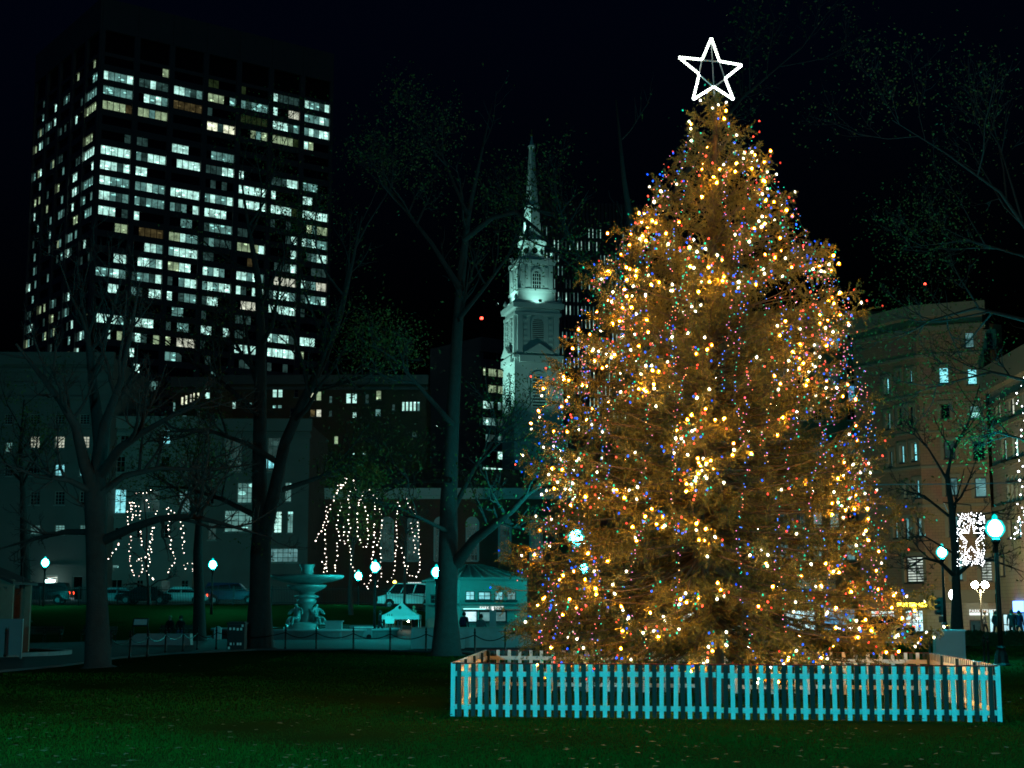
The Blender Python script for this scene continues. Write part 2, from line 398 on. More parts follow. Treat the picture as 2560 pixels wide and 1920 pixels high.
gp = lambda x, y: tuple(ground(x, y).xy)
near_edge = [gp(*p) for p in ((-60, 1690), (0, 1682), (150, 1668), (290, 1648), (420, 1637), (640, 1627), (860, 1626), (1060, 1632), (1200, 1637), (1300, 1641))]
far_edge = [(-40, 80), (-31, 82), (-25, 86), (-22, 96), (-18, 103), (-12, 106), (-6, 108), (-2, 108), (1, 108), (3, 106)]
sheet('plaza_pavement', near_edge, far_edge, 'asphalt', .035, 24)
kb = MB()
for a, b in zip(near_edge, near_edge[1:]): kb.bar((a[0], a[1], .05), (b[0], b[1], .05), .12, .07)
tag(kb.build('kerb_edging', 'asphalt'), kind='structure')
sheet('side_street', [(-75, 121), (-40, 122), (-10, 124), (3, 125)], [(-75, 133), (-40, 134), (-10, 136), (3, 137)], 'asphalt', .05, 16)
sheet('far_pavement', [(-75, 133.1), (-40, 134.1), (-10, 136.1), (3, 137.1)], [(-75, 139), (-40, 140), (-10, 142), (3, 143)], 'paving', .14, 16)
sheet('main_street', [(4, 86), (20, 84), (45, 80), (75, 74)], [(4, 112), (20, 110), (45, 106), (75, 100)], 'asphalt', .04, 12)
sheet('shop_pavement', [(4, 112.1), (20, 110.1), (45, 106.1), (75, 100.1)], [(4, 124), (20, 122), (45, 118), (75, 112)], 'paving', .14, 12)
0 and sheet('bare_earth_patch', [(2.5, 17.0), (4.2, 16.6), (5.4, 17.2)], [(2.2, 22.0), (4.2, 23.6), (6.2, 22.4)], mat('bare_earth', (.075, .055, .03), .95, var=.5, scale=1.5, bump=.8), .026, 10)
# planting bed with a kerb on the left
bc = Vector((-23.8, 62.0)); bed = MB()
ring = [(bc.x + 5.6 * math.cos(a), bc.y + 5.0 * math.sin(a)) for a in np.linspace(0, 2 * math.pi, 41)]
for a, b in zip(ring, ring[1:]): bed.bar((*a, .09), (*b, .09), .3, .20)
tag(bed.build('bed_kerb', 'granite'), kind='structure')
bd = MB(); bd.face([(x * .96 + bc.x * .04, y * .96 + bc.y * .04, .15) for x, y in ring[:-1]]); tag(bd.build('planting_bed', 'soil_lawn'), kind='structure')

# grass blades on the lawn that can be seen, denser near the camera; fallen leaves
def scatter(n, y0, y1):
    u = np.random.rand(n); Y = 1 / (1 / y0 + u * (1 / y1 - 1 / y0)); X = (np.random.rand(n) * 2 - 1) * .36 * Y; return X, Y
def blades(n, y0, y1, h0, h1, wd):
    X, Y = scatter(n, y0, y1)
    k = ~(((X < -2.6) & (Y > 45 + 0 * X) & (X < -9)) | ((Y > 66) & (X < 2.5))); X, Y = X[k], Y[k]; n = len(X)
    cl = (np.sin(X * 1.7) * np.cos(Y * 1.3) + np.sin(X * .6 + Y * .8)) * .25 + .8
    h = (h0 + (h1 - h0) * np.random.rand(n)) * np.clip(cl, .35, 1.4); a = np.random.rand(n) * 2 * np.pi; s = wd * Y / 20
    t = np.random.randn(n, 2) * .35
    V = np.empty((n, 3, 3)); V[:, 0] = np.c_[X - np.cos(a) * s, Y - np.sin(a) * s, 0 * X]; V[:, 1] = np.c_[X + np.cos(a) * s, Y + np.sin(a) * s, 0 * X]
    V[:, 2] = np.c_[X + t[:, 0] * h, Y + t[:, 1] * h, h]; return V
gv = np.concatenate([blades(170000, 15.5, 48, .018, .048, .006), blades(20000, 48, 85, .025, .06, .008)])
go = tri_mesh('grass', gv, 3, 'grass_blade'); tag(go, 'short mown grass of the dark lawn', 'grass', kind='stuff')
X, Y = scatter(900, 16, 60); n = len(X); a = np.random.rand(n) * 6.28; s = .035 + .03 * np.random.rand(n)
V = np.empty((n, 4, 3))
for k in range(4):
    q = a + k * np.pi / 2; V[:, k] = np.c_[X + np.cos(q) * s * (1 if k % 2 else .6), Y + np.sin(q) * s * (1 if k % 2 else .6), .06 + .02 * np.random.rand(n)]
tag(tri_mesh('fallen_leaves', V, 4, 'dead_leaf'), 'dry fallen leaves scattered on the lawn', 'leaves', kind='stuff')

# ------------------------------------------------------------------ picket fence round the tree
FH = .9
FL, FR_ = ground(1132, 1793), ground(2500, 1808)
BL = ground(1217, 1727); BR = Vector((8.95, 32.7, 0))
fence = thing('picket_fence', 'low picket fence of alternating white and dark pickets squaring in the big lit tree', 'fence', tuple((FL + FR_ + BL + BR) / 4))
off = Vector(fence.location)
def side(P, Q, npk, outn, wide=.074):
    d = (Q - P); L = d.length; d.normalize(); rz = math.atan2(d.y, d.x); out = Vector(outn)
    pm = MB(); pm.box((0, 0, FH / 2 + .02), (wide, .022, FH)); me_w = None
    for i in range(npk + 1):
        for dark in (0, 1):
            if dark and i == npk: continue
            t = (i + .5 * dark) / npk; p = P.lerp(Q, t)
            key = ('wd'[dark], round(wide, 3))
            if key not in PK:
                o = pm.build('picket', 'dark_paint' if dark else 'white_paint', fence, loc=None); o.data.transform(Matrix.Translation(off)); PK[key] = o.data
            else: o = link('picket', PK[key], fence)
            o.location = p - off + out * .022 + Vector((0, 0, random.uniform(-.008, .008))); o.rotation_euler = (0, random.gauss(0, .010), rz + random.gauss(0, .01))
    npan = 4
    for k in range(npan):
        for z in (.17, .74):
            a, b = P.lerp(Q, k / npan + .004), P.lerp(Q, (k + 1) / npan - .004); r = MB()
            j = random.uniform(-.012, .012); r.bar(a + Vector((0, 0, z + j)), b + Vector((0, 0, z + j)), .03, .085); r.build('rail', 'white_paint', fence)
    for k in range(npan + 1):
        p = P.lerp(Q, min(max(k / npan, .004), .996)) - out * .045; r = MB(); r.box((p.x, p.y, .46), (.055, .05, .92), rz); r.build('post', 'dark_paint', fence)
    r = MB(); n = npk
    r.tube([P.lerp(Q, i / n) + out * .03 + Vector((0, 0, FH + .022 - .008 * (i % 2))) for i in range(n + 1)], .012, 5); r.build('cord', 'red_cord', fence, smooth=True)
PK = {}
def outn(P, Q): d = (Q - P).normalized(); return (d.y, -d.x, 0)
side(FL, FR_, 38, outn(FL, FR_)); side(FR_, BR, 36, outn(FR_, BR)); side(BR, BL, 38, outn(BR, BL)); side(BL, FL, 36, outn(BL, FL))

# ------------------------------------------------------------------ the lit spruce
YT = 30.4
tab = [(238, 1790, 22), (290, 1786, 70), (347, 1788, 104), (463, 1787, 168), (578, 1778, 248), (694, 1782, 322), (810, 1780, 360), (926, 1771, 404), (1041, 1764, 440), (1157, 1765, 452), (1273, 1760, 474), (1388, 1758, 500), (1504, 1762, 520), (1580, 1770, 522), (1650, 1778, 470), (1690, 1780, 380)]
TZ, TX, TR = [], [], []
for y, cx_, hw in tab:
    p = at(cx_, y, YT); e = at(cx_ + hw, y, YT); TZ.append(p.z); TX.append(p.x); TR.append((e.x - p.x) * .985)
TZ, TX, TR = map(np.array, (TZ[::-1], TX[::-1], TR[::-1]))
axx = lambda z: np.interp(z, TZ, TX); rad = lambda z: np.interp(z, TZ, TR)
ZTOP = TZ[-1]; base = Vector((float(axx(.5)), YT, 0))
xmas = thing('decorated_spruce', 'tall decorated spruce covered in coloured bulbs inside the picket fence', 'christmas tree', base)
tk = MB(); tk.tube([(float(axx(max(z, .6))), YT, z) for z in np.linspace(0, ZTOP - .1, 14)], [.26 * (1 - i / 14.5) + .02 for i in range(14)], 9)
tk.build('trunk', 'spruce_bark', xmas, smooth=True)
rng = np.random.default_rng(11)
lb = MB(); TW0, TWD, TWL = [], [], []
zz = np.linspace(TZ[0], ZTOP - .12, 400); wgt = rad(zz) + .25; cdf = np.cumsum(wgt) / wgt.sum()
NB = 540
for b in range(NB):
    z = float(np.interp((b + rng.random()) / NB, cdf, zz)); az = b * 2.39996 + rng.normal(0, .25)
    f = z / ZTOP; Rr = float(rad(z)) * rng.uniform(.72, 1.07)
    if rng.random() < .13: Rr *= 1.10
    z0 = z + (.30 - .85 * f) * Rr; z0 = min(max(z0, .5), ZTOP - .15)
    P0 = np.array([float(axx(z0)), YT, z0]); P2 = np.array([float(axx(z)) + Rr * math.sin(az), YT - Rr * math.cos(az), z])
    P1 = (P0 + P2) / 2 + np.array([0, 0, -.10 * Rr * (1 if f < .55 else -.2)])
    bend = rng.normal(0, .11, 3) * Rr; P1 = P1 + bend
    ts = np.linspace(0, 1, 7); C = ((1 - ts) ** 2)[:, None] * P0 + (2 * ts * (1 - ts))[:, None] * P1 + (ts ** 2)[:, None] * P2
    lb.tube(C.tolist(), [max(.006, .034 * (1 - t) + .006) * (.5 + .5 * (1 - f)) for t in ts], 4, cap=False)
    n = int(14 + Rr * 23)
    t = rng.random(n) ** .75; t = .12 + .88 * t; t[:3] = (1, .97, .93)
    p = ((1 - t) ** 2)[:, None] * P0 + (2 * t * (1 - t))[:, None] * P1 + (t ** 2)[:, None] * P2
    T = (2 * (1 - t))[:, None] * (P1 - P0) + (2 * t)[:, None] * (P2 - P1); T /= np.linalg.norm(T, axis=1)[:, None] + 1e-9
    B = np.cross(T, [0, 0, 1.0]); B /= np.linalg.norm(B, axis=1)[:, None] + 1e-9
    sg = rng.choice([-1, 1], n) * rng.uniform(.3, 1.15, n); sg[0] = 0
    D = T * rng.uniform(.4, .9, n)[:, None] + B * sg[:, None] + np.array([0, 0, 1.0]) * np.where(rng.random(n) < .30, rng.uniform(-1.3, -.6, n), rng.normal(-.05 + .45 * f, .5, n))[:, None]
    D /= np.linalg.norm(D, axis=1)[:, None]; Ln = rng.uniform(.20, .46, n) * (1.15 - .45 * t) * min(1, .55 + Rr * .45)
    TW0.append(p); TWD.append(D); TWL.append(Ln)
# leader
n = 60; zl = rng.uniform(ZTOP - .9, ZTOP + .22, n); a = rng.random(n) * 6.28
TW0.append(np.c_[axx(zl), np.full(n, YT), zl]); D = np.c_[np.cos(a), np.sin(a), rng.uniform(.5, 1.5, n)]; TWD.append(D / np.linalg.norm(D, axis=1)[:, None]); TWL.append(rng.uniform(.15, .28, n))
TW0, TWD, TWL = np.concatenate(TW0), np.concatenate(TWD), np.concatenate(TWL)
from mathutils import noise as mnoise
nz = np.array([mnoise.noise(Vector(p) * .85) + .5 * mnoise.noise(Vector(p) * 1.9 + Vector((7, 3, 1))) for p in TW0]); keep = (nz > -.14 - .03 * np.clip(TW0[:, 2] - 4, 0, 5) - .18 * rng.random(len(nz))) | (TW0[:, 2] > 10.2)
TW0, TWD, TWL = TW0[keep], TWD[keep], TWL[keep]
tag(lb.build('branches', 'spruce_bark', xmas, smooth=True), kind='stuff')
NN = 25; n = len(TW0); print('twigs', n)
S = rng.uniform(.05, 1, (n, NN)); a = rng.uniform(0, 6.283, (n, NN))
E1 = np.cross(TWD, [.31, .17, .93]); E1 /= np.linalg.norm(E1, axis=1)[:, None]; E2 = np.cross(TWD, E1)
droop = np.array([0, 0, -1.0])
P = TW0[:, None] + TWD[:, None] * (S * TWL[:, None])[..., None] + droop * (.10 * (S ** 2) * TWL[:, None])[..., None]
pr = E1[:, None] * np.cos(a)[..., None] + E2[:, None] * np.sin(a)[..., None]
ND = TWD[:, None] * .62 + pr * .78; nl = rng.uniform(.032, .062, (n, NN))[..., None]; Wd = np.cross(ND, rng.normal(size=(n, NN, 3))); Wd /= np.linalg.norm(Wd, axis=2)[..., None]
V = np.stack([P - Wd * .0068, P + Wd * .0068, P + ND * nl], 2)
# bare sticks of the twigs
st = np.stack([TW0 - E1 * .005, TW0 + E1 * .005, TW0 + TWD * TWL[:, None] + droop * (.10 * TWL)[:, None]], 1)
tag(tri_mesh('crown', V, 3, 'needles', xmas), kind='stuff')
tag(tri_mesh('twigs', st, 3, 'spruce_bark', xmas), kind='stuff')
TIP = TW0 + TWD * (TWL * .85)[:, None]
ra = np.hypot(TIP[:, 0] - axx(TIP[:, 2]), TIP[:, 1] - YT) / rad(TIP[:, 2]); azT = np.arctan2(TIP[:, 0] - axx(TIP[:, 2]), YT - TIP[:, 1])
outer = np.where((ra > .74) & (TIP[:, 2] > .45))[0]
front = np.abs(azT[outer]) < 1.75; wt = np.maximum(.16, np.cos(azT[outer]) ** 1) * np.where(TIP[outer, 2] > 6.2, 1.35, 1.0) * np.where((TIP[outer, 2] < 4) & (np.abs(azT[outer]) < .6), .75, 1); wt = wt / wt.sum()
ch = rng.choice(outer, 2300, replace=False, p=wt); taken = []
cells = {}
for i in ch:
    p = TIP[i]; k = tuple((p / .155).astype(int))
    if k in cells: continue
    cells[k] = 1; taken.append(p)
print('bulbs', len(taken))
def bulb_mesh(name, r, material, var=''):
    mb = MB(); glow = material.replace('bulb', 'glass') if material in ('bulb_orange', 'bulb_white') else material
    if glow != material: mb.ball((0, 0, 0), r * .31, 1, 2)
    mb.lathe([(.004, r * 1.55), (r * .55, r * 1.25), (r * .95, r * .35), (r, -r * .25), (r * .62, -r * .95), (r * .25, -r * 1.1)], n=8, m=0)
    mb.lathe([(r * .5, -r * .92), (r * .5, -r * 1.75), (r * .2, -r * 1.9)], n=6, m=1)
    me = mb.build(name, [glow if glow != material else material + var, 'dark_paint', material + var], smooth=True); d = me.data; bpy.data.objects.remove(me); return d
SPEC = [('bulb_orange', .031, 'orange', 'glowing warm orange', .21), ('bulb_white', .028, 'white', 'bright white', .19), ('bulb_red', .017, 'red', 'red', .21), ('bulb_blue', .017, 'blue', 'blue', .20), ('bulb_green', .016, 'green', 'small green', .19)]
seq = rng.choice(5, len(taken), p=[s[4] for s in SPEC])
for k, (mt, r, col, txt, _) in enumerate(SPEC):
    root = thing(col + '_light_string', txt + ' bulbs of one light string spread over the whole decorated spruce', 'light string', base, group='light strings on the spruce')
    mes = [bulb_mesh('bulb', r, mt, v_) for v_ in ('', '_dim', '_strong')]; c = 0
    for p, q in zip(taken, seq):
        if q != k or c >= 298: continue
        pv = Vector(p); d = Vector((pv.x - float(axx(pv.z)), pv.y - YT, 0)).normalized() * (.10 if mt in ('bulb_red', 'bulb_blue', 'bulb_green') else .045)
        o = link('bulb', mes[c % 3], root, pv + d - base); o.rotation_euler = (random.uniform(-.7, .7) + (3.14 if random.random() < .4 else 0), random.uniform(-.7, .7), 0); c += 1
    print(col, c)
# mini-light strands hanging down the tree
def strand(i, az, ztop, zbot):
    root = thing('mini_light_strand', 'strand of tiny multicoloured lights hanging down the branches of the decorated spruce', 'light strand', base, group='mini light strands on the spruce')
    mbs = MB(); z = ztop; w_ = MB(); prev = None; a = az; ph = rng.uniform(0, 6)
    pts = []
    while z > zbot:
        q = .5 + .5 * math.sin(z * 2.1 + ph)
        a2 = a + .05 * math.sin(z * 1.7 + ph) * 2 / max(.6, float(rad(z)))
        r_ = float(rad(z)) * (.88 + .05 * math.sin(z * 3 + ph)) + rng.normal(0, .03) + .04
        p = Vector((float(axx(z)) + r_ * math.sin(a2), YT - r_ * math.cos(a2), z)); pts.append(p)
        if q > .2 or rng.random() < .3:
            jit = Vector(rng.normal(0, .035, 3).tolist()); mbs.ball(p + jit, float(rng.uniform(.009, .0135)), 0, int(rng.choice(5, p=[.24, .26, .24, .14, .12])))
        z -= float(rng.uniform(.045, .10))
    w_.tube(pts[::2], .003, 3, cap=False); w_.build('wire', 'dark_paint', root)
    tag(mbs.build('bulbs', ['mini_red', 'mini_blue', 'mini_green', 'mini_pink', 'mini_amber'], root), kind='stuff')
i = 0
for az in np.linspace(-1.45, 1.45, 30):
    strand(i, az + rng.normal(0, .05), rng.uniform(7.0, 11.6), rng.uniform(.7, 2.5) if rng.random() < .75 else rng.uniform(4.5, 6)); i += 1

# ------------------------------------------------------------------ star on the top
YS = YT - .05
sp = lambda zx, zy, dy=0: at(1600 + zx / 4.1475, 60 + zy / 4.1475, YS + dy)
OUT = [(737, 150), (1055, 432), (968, 790), (548, 790), (398, 350)]; INN = [(822, 392), (880, 570), (762, 655), (612, 525), (642, 375)]
star = thing('tree_star', 'five-pointed star outlined in white bulbs on top of the decorated spruce', 'star', sp(762, 655))
ed = []
for i in range(5): ed += [(OUT[i], INN[i]), (INN[i], OUT[(i + 1) % 5])]
for a, b in ed:
    r = MB(); r.bar(sp(*a), sp(*b), .03, .03); r.build('edge', 'metal_grey', star)
for a, b in ((OUT[0], (765, 640)), (INN[4], INN[0]), (INN[4], INN[3]), (INN[0], INN[1]), (INN[3], INN[2]), (INN[1], INN[2])):
    r = MB(); r.tube([sp(*a, .03), sp(*b, .03)], .014, 5); r.build('strut', 'metal_grey', star)
r = MB(); r.tube([sp(765, 640, .06), sp(768, 760, .06)], .022, 6); r.build('mount', 'metal_grey', star)
sb = MB(); sb.ball((0, 0, 0), .031, 1); t_ = sb.build('bulb', 'star_bulb', smooth=True); sbm = t_.data; bpy.data.objects.remove(t_)
for a, b in ed:
    for row in (0,):
        for k in range(9):
            t = (k + .5 + .25 * row) / 9; p = sp(a[0] + (b[0] - a[0]) * t, a[1] + (b[1] - a[1]) * t); d = sp(*b) - sp(*a); nrm = Vector((-d.z, 0, d.x)).normalized()
            link('bulb', sbm, star, p + nrm * row * .019 + Vector((0, -.035, 0)) - star.location)
# ------------------------------------------------------------------ street lamps
def make_lamp(name, label, globe):
    t = thing(name, label, 'street lamp')
    b = MB(); b.lathe([(.30, 0), (.30, .10), (.24, .16), (.20, .42), (.14, .60), (.16, .66), (.11, .72)], n=12); b.build('base', 'iron', t)
    p = MB(); p.lathe([(.095, .70), (.085, 1.6), (.07, 3.6), (.065, 4.1)], n=10); p.build('post', 'iron', t, smooth=True)
    c = MB(); c.lathe([(.07, 4.08), (.12, 4.14), (.16, 4.24), (.12, 4.30)], n=10); c.build('collar', 'iron', t, smooth=True)
    g = MB(); g.lathe([(.10, 4.30), (.22, 4.38), (.335, 4.54), (.335, 4.69), (.24, 4.88), (.11, 4.94), (.09, 4.98), (.10, 5.02), (.06, 5.09), (.01, 5.12)], n=14); gl = g.build('globe', 'lamp_glass', t, smooth=True)
    g = MB(); g.lathe([(.08, 4.37), (.17, 4.42), (.245, 4.56), (.245, 4.67), (.17, 4.83), (.06, 4.92)], n=12); g.build('burner', globe, gl, smooth=True)
    return t
lamp0 = make_lamp('street_lamp', '', 'lamp_teal'); lampF = make_lamp('street_lamp', '', 'lamp_far')
GL = 'teal globe street lamps'
def put_lamp(px, py, D, label, far=True, first=[True, True]):
    src = lampF if far else lamp0; k = int(far)
    o = src if first[k] else copy_tree(src); first[k] = False
    p = at(px, py, D); return place(o, (p.x, D, p.z - 4.62), random.uniform(0, 6), label, GL)
put_lamp(2488, 1322, 51, 'nearest tall globe lamp with a wide base at the right edge of the lawn', False)
put_lamp(2355, 1381, 85, 'globe lamp just left of the bare street tree by the shops', False)
put_lamp(1440, 1345, 57, 'globe lamp glimpsed through the lower left branches of the decorated spruce')
put_lamp(1461, 1421, 96, 'distant globe lamp half hidden behind the decorated spruce')
put_lamp(938, 1418, 98, 'globe lamp between the white canopy tent and the fountain, right of a pair')
put_lamp(896, 1440, 121, 'smaller farther globe lamp just left of the tent lamp')
put_lamp(1091, 1431, 92, 'globe lamp glowing beside the trunk left of the station kiosk')
put_lamp(113, 1407, 118, 'globe lamp above the parked black car at far left')
put_lamp(532, 1412, 112, 'globe lamp mostly hidden behind the pale trunk by the street fence')
# two unseen lamps added on the near side to light the fence cyan
for X, Yp, lb_ in ((-9.6, 10.0, 'unseen globe lamp added left of the lawn to light the fence'), (15.8, 9.0, 'unseen globe lamp added right of the lawn to light the fence')):
    o = copy_tree(lamp0); place(o, (X, Yp, 0), 0, lb_, GL)
    for ch in o.children:
        for g_ in ch.children: g_.data = g_.data.copy(); g_.data.materials[0] = MATS['lamp_unseen']
# warm twin lamp by the shops
tw = thing('twin_lamp', 'warm twin-globe lamp post in front of the rolled shop shutter', 'street lamp', (at(2450, 1462, 104).x, 104, 0.15))
p = MB(); tz = at(2450, 1462, 104).z; X0 = tw.location.x
p.lathe([(.2, .15), (.2, .4), (.1, .6), (.07, 1.2), (.06, tz - .35)], (X0, 104, 0), 10); p.build('post', 'iron', tw, smooth=True)
for s in (-1, 1):
    q = MB(); q.tube([(X0, 104, tz - .55), (X0 + s * .22, 104, tz - .5), (X0 + s * .34, 104, tz - .22)], .035, 6); q.build('arm', 'iron', tw)
    q = MB(); q.ball((X0 + s * .34, 104, tz), .24, 2); q.build('globe', 'lamp_warm', tw, smooth=True)

# ------------------------------------------------------------------ bare trees
def grow(out, tips, pts, rads, lev, rg, spread, maxlev, nchild, up=.15):
    pts = [Vector(p) for p in pts]; L = sum((b - a).length for a, b in zip(pts, pts[1:]))
    out.append((pts, rads, lev))
    if lev >= maxlev: tips.append(pts); return
    nc = nchild[lev]
    for k in range(nc):
        t = rg.uniform(.28, .98) if lev else rg.uniform(.35, .99)
        x = t * (len(pts) - 1); i = min(int(x), len(pts) - 2); f = x - i
        p = pts[i].lerp(pts[i + 1], f); T = (pts[i + 1] - pts[i]).normalized(); r0 = rads[i] * (1 - f) + rads[i + 1] * f
        ax = T.cross(Vector((rg.gauss(0, 1), rg.gauss(0, 1), rg.gauss(0, 1)))).normalized()
        d = (Matrix.Rotation(rg.uniform(.5, 1.1) * spread, 3, ax) @ T); ln = L * rg.uniform(.28, .58) * (1.15 - .55 * t)
        ln = min(ln, 5.5 if lev == 0 else 3.0)
        q = [p]; dd = d.copy(); ns = 4 if lev < 2 else 3
        for s_ in range(ns):
            dd = (dd + Vector((rg.gauss(0, .16), rg.gauss(0, .16), rg.gauss(up, .14)))).normalized(); q.append(q[-1] + dd * ln / ns)
        r1 = min(r0 * .62, .02 + ln * .02); rr = [r1 * (1 - .8 * j / ns) + .004 for j in range(ns + 1)]
        grow(out, tips, q, rr, lev + 1, rg, spread, maxlev, nchild, up)
def bare_tree(name, label, limbs, D, seed, maxlev=3, nchild=(7, 6, 5, 0), leaves=0, lsize=.09, lmat='leaf', spread=1.0, group=None, zbase=0.0, minr=.0, leaf_z=(0, 99)):
    """limbs: list of lists of (px, py, radius, depth offset); the first one is the trunk"""
    rg = random.Random(seed); out, tips = [], []
    base = None
    for li, L in enumerate(limbs):
        pts = [at(a[0], a[1], D + (a[3] if len(a) > 3 else 0)) for a in L]; rads = [a[2] for a in L]
        if li == 0:
            base = Vector((pts[0].x, pts[0].y, zbase)); pts[0] = base.copy()
            trunk = MB(); tp = [base, base + (pts[1] - base) * .035 + Vector((0, 0, 0))] + pts[1:]
            trunk.tube(tp, [rads[0] * 1.55, rads[0] * 1.12] + rads[1:], 12)
            out.append(None); grow(out, tips, pts[1:], rads[1:], 1 if len(limbs) > 1 else 0, rg, spread, maxlev, nchild)
        else: grow(out, tips, pts, rads, 0, rg, spread, maxlev, nchild)
    root = thing(name, label, 'tree', base, group=group)
    trunk.build('trunk', 'bark', root, smooth=True)
    big, small = MB(), MB(); first = True
    for e in out:
        if e is None: first = True; continue
        pts, rads, lev = e
        if first: first = False; continue
        if lev <= 1: big.tube(pts, [max(r, minr) for r in rads], 7 if lev == 0 else 5, cap=False)
        else: small.tube(pts, [max(r, minr) for r in rads], 3, cap=False)
    if big.f: tag(big.build('limbs', 'bark', root, smooth=True), kind='stuff')
    if small.f: tag(small.build('twigs', 'twig', root), kind='stuff')
    if leaves:
        r = np.random.default_rng(seed); P = np.array([tuple(p) for t in tips for p in t]); P = P[(P[:, 2] > leaf_z[0]) & (P[:, 2] < leaf_z[1])]
        c = P[r.integers(0, len(P), leaves)] + r.normal(0, .55, (leaves, 3)); a = r.normal(size=(leaves, 3)); a /= np.linalg.norm(a, axis=1)[:, None]
        b = np.cross(a, r.normal(size=(leaves, 3))); b /= np.linalg.norm(b, axis=1)[:, None]; s = lsize * r.uniform(.6, 1.3, (leaves, 1))
        tag(tri_mesh('crown', np.stack([c - a * s, c + b * s * .5, c + a * s, c - b * s * .5], 1), 4, lmat, root), kind='stuff')
    return root
# left fork tree
bare_tree('bare_tree', 'bare forked tree with a smooth trunk at left foreground of the lawn', [
    [(245, 1668, .40), (243, 1500, .34), (240, 1360, .33), (237, 1240, .36), (240, 1180, .30)],
    [(237, 1235, .26), (212, 1160, .20, -.5), (190, 1065, .16, -1), (150, 1000, .12, -1.5), (95, 930, .08, -2), (40, 860, .04, -2.5)],
    [(243, 1200, .28), (252, 1110, .24, .3), (235, 980, .17, .8), (222, 860, .11, 1.2), (205, 760, .06, 1.5), (190, 640, .02, 2)],
    [(246, 1170, .22), (262, 1060, .16, -.4), (300, 960, .11, -1), (325, 840, .07, -1.4), (350, 700, .02, -2)],
    [(252, 1190, .18), (300, 1120, .14, -1), (350, 1085, .11, -1.6), (430, 1040, .07, -2.4), (560, 990, .02, -3)],
    [(262, 1350, .17), (330, 1320, .14, -1), (400, 1297, .11, -2), (480, 1290, .09, -2.5), (560, 1310, .06, -3), (680, 1345, .02, -3.5)],
    [(255, 1230, .14), (310, 1190, .11, 1), (400, 1170, .08, 2), (520, 1175, .05, 2.6), (640, 1160, .02, 3)],
    [(228, 1330, .12), (160, 1330, .09, 1), (90, 1345, .06, 1.6), (-10, 1375, .02, 2)],
    [(230, 1230, .13), (170, 1200, .09, -1.4), (90, 1190, .06, -2.4), (-10, 1150, .02, -3)]],
    49, 3, 3, (8, 6, 5, 0))
# twin-stemmed elm
bare_tree('elm_tree', 'big twin-stemmed elm with a few leaves beside the black bins', [
    [(648, 1622, .62), (650, 1480, .50), (652, 1380, .50), (655, 1330, .46)],
    [(652, 1345, .40), (648, 1180, .36, .5), (650, 1000, .32, .8), (652, 850, .26, 1), (645, 700, .18, 1.2), (620, 560, .10, 1.5), (600, 430, .03, 2)],
    [(660, 1345, .36), (688, 1220, .32, -.6), (712, 1110, .28, -1), (755, 1010, .24, -1.4), (810, 900, .19, -1.8), (850, 790, .14, -2), (880, 660, .08, -2.4), (905, 540, .03, -3)],
    [(700, 1160, .16), (620, 1110, .12, -2), (520, 1075, .08, -3), (400, 1080, .03, -4)],
    [(650, 1040, .16), (560, 960, .11, 2), (470, 900, .07, 3), (380, 820, .02, 4)],
    [(770, 980, .13), (850, 960, .09, -3), (940, 930, .05, -4), (1020, 920, .02, -5)],
    [(690, 1230, .15), (780, 1200, .11, 1.5), (880, 1160, .07, 2.6), (1000, 1130, .02, 4)],
    [(640, 1290, .15), (560, 1250, .11, 1.5), (470, 1220, .07, 2.6), (360, 1215, .02, 4)],
    [(652, 760, .10), (700, 660, .07, 1.5), (760, 560, .03, 2.6)]],
    72, 5, 3, (8, 6, 5, 0), leaves=9000, lsize=.075)
# elm in the middle
bare_tree('elm_tree', 'tall elm with a tapering leaning trunk between the tent and the kiosk', [
    [(1116, 1638, .56), (1116, 1520, .43), (1120, 1420, .42), (1122, 1250, .36, .4), (1130, 1080, .30, .8), (1140, 880, .25, 1), (1152, 700, .19, 1.2), (1170, 540, .12, 1.5), (1200, 400, .06, 1.8), (1230, 260, .02, 2)],
    [(1140, 1410, .28), (1185, 1350, .22, -1), (1230, 1315, .19, -2), (1280, 1275, .14, -3), (1320, 1235, .09, -3.6), (1400, 1180, .03, -4)],
    [(1160, 600, .13), (1230, 545, .10, -1), (1290, 530, .09, -1.6), (1350, 580, .07, -2.2), (1400, 640, .05, -2.6), (1470, 700, .02, -3)],
    [(1150, 720, .13), (1080, 610, .09, 1), (1010, 520, .06, 2), (950, 450, .02, 2.6)],
    [(1130, 1060, .13), (1060, 980, .09, -1.5), (990, 900, .06, -2.4), (930, 860, .02, -3)],
    [(1125, 1200, .13), (1050, 1200, .09, 1.5), (960, 1215, .06, 2.4), (860, 1190, .02, 3)],
    [(1145, 800, .11), (1210, 720, .08, 2), (1270, 640, .05, 3), (1330, 480, .02, 4)],
    [(1122, 1300, .13), (1180, 1180, .10, 2), (1240, 1090, .06, 3), (1300, 1000, .02, 4)],
    [(1122, 1330, .10), (1060, 1300, .07, -2), (980, 1260, .04, -3), (900, 1250, .02, -4)],
    [(1170, 540, .08), (1110, 400, .05, 1), (1060, 280, .02, 2)]],
    62, 9, 3, (8, 6, 5, 0), leaves=9000, lsize=.065)
bare_tree('street_tree', 'bare dark trunk standing beside the lamp at far left', [[(62, 1508, .42), (64, 1420, .34), (60, 1330, .28), (58, 1240, .2), (50, 1120, .12), (60, 1000, .04)]], 106, 15, 3, (9, 5, 4, 0), zbase=1.0, leaves=1500, lsize=.1)
bare_tree('street_tree', 'pale grey trunk between the street fence and the twin-stemmed elm', [[(499, 1585, .38), (498, 1480, .31), (494, 1380, .27), (500, 1280, .2), (480, 1180, .12), (500, 1080, .05)]], 90, 17, 3, (9, 5, 4, 0), zbase=0.0, leaves=1800, lsize=.1)
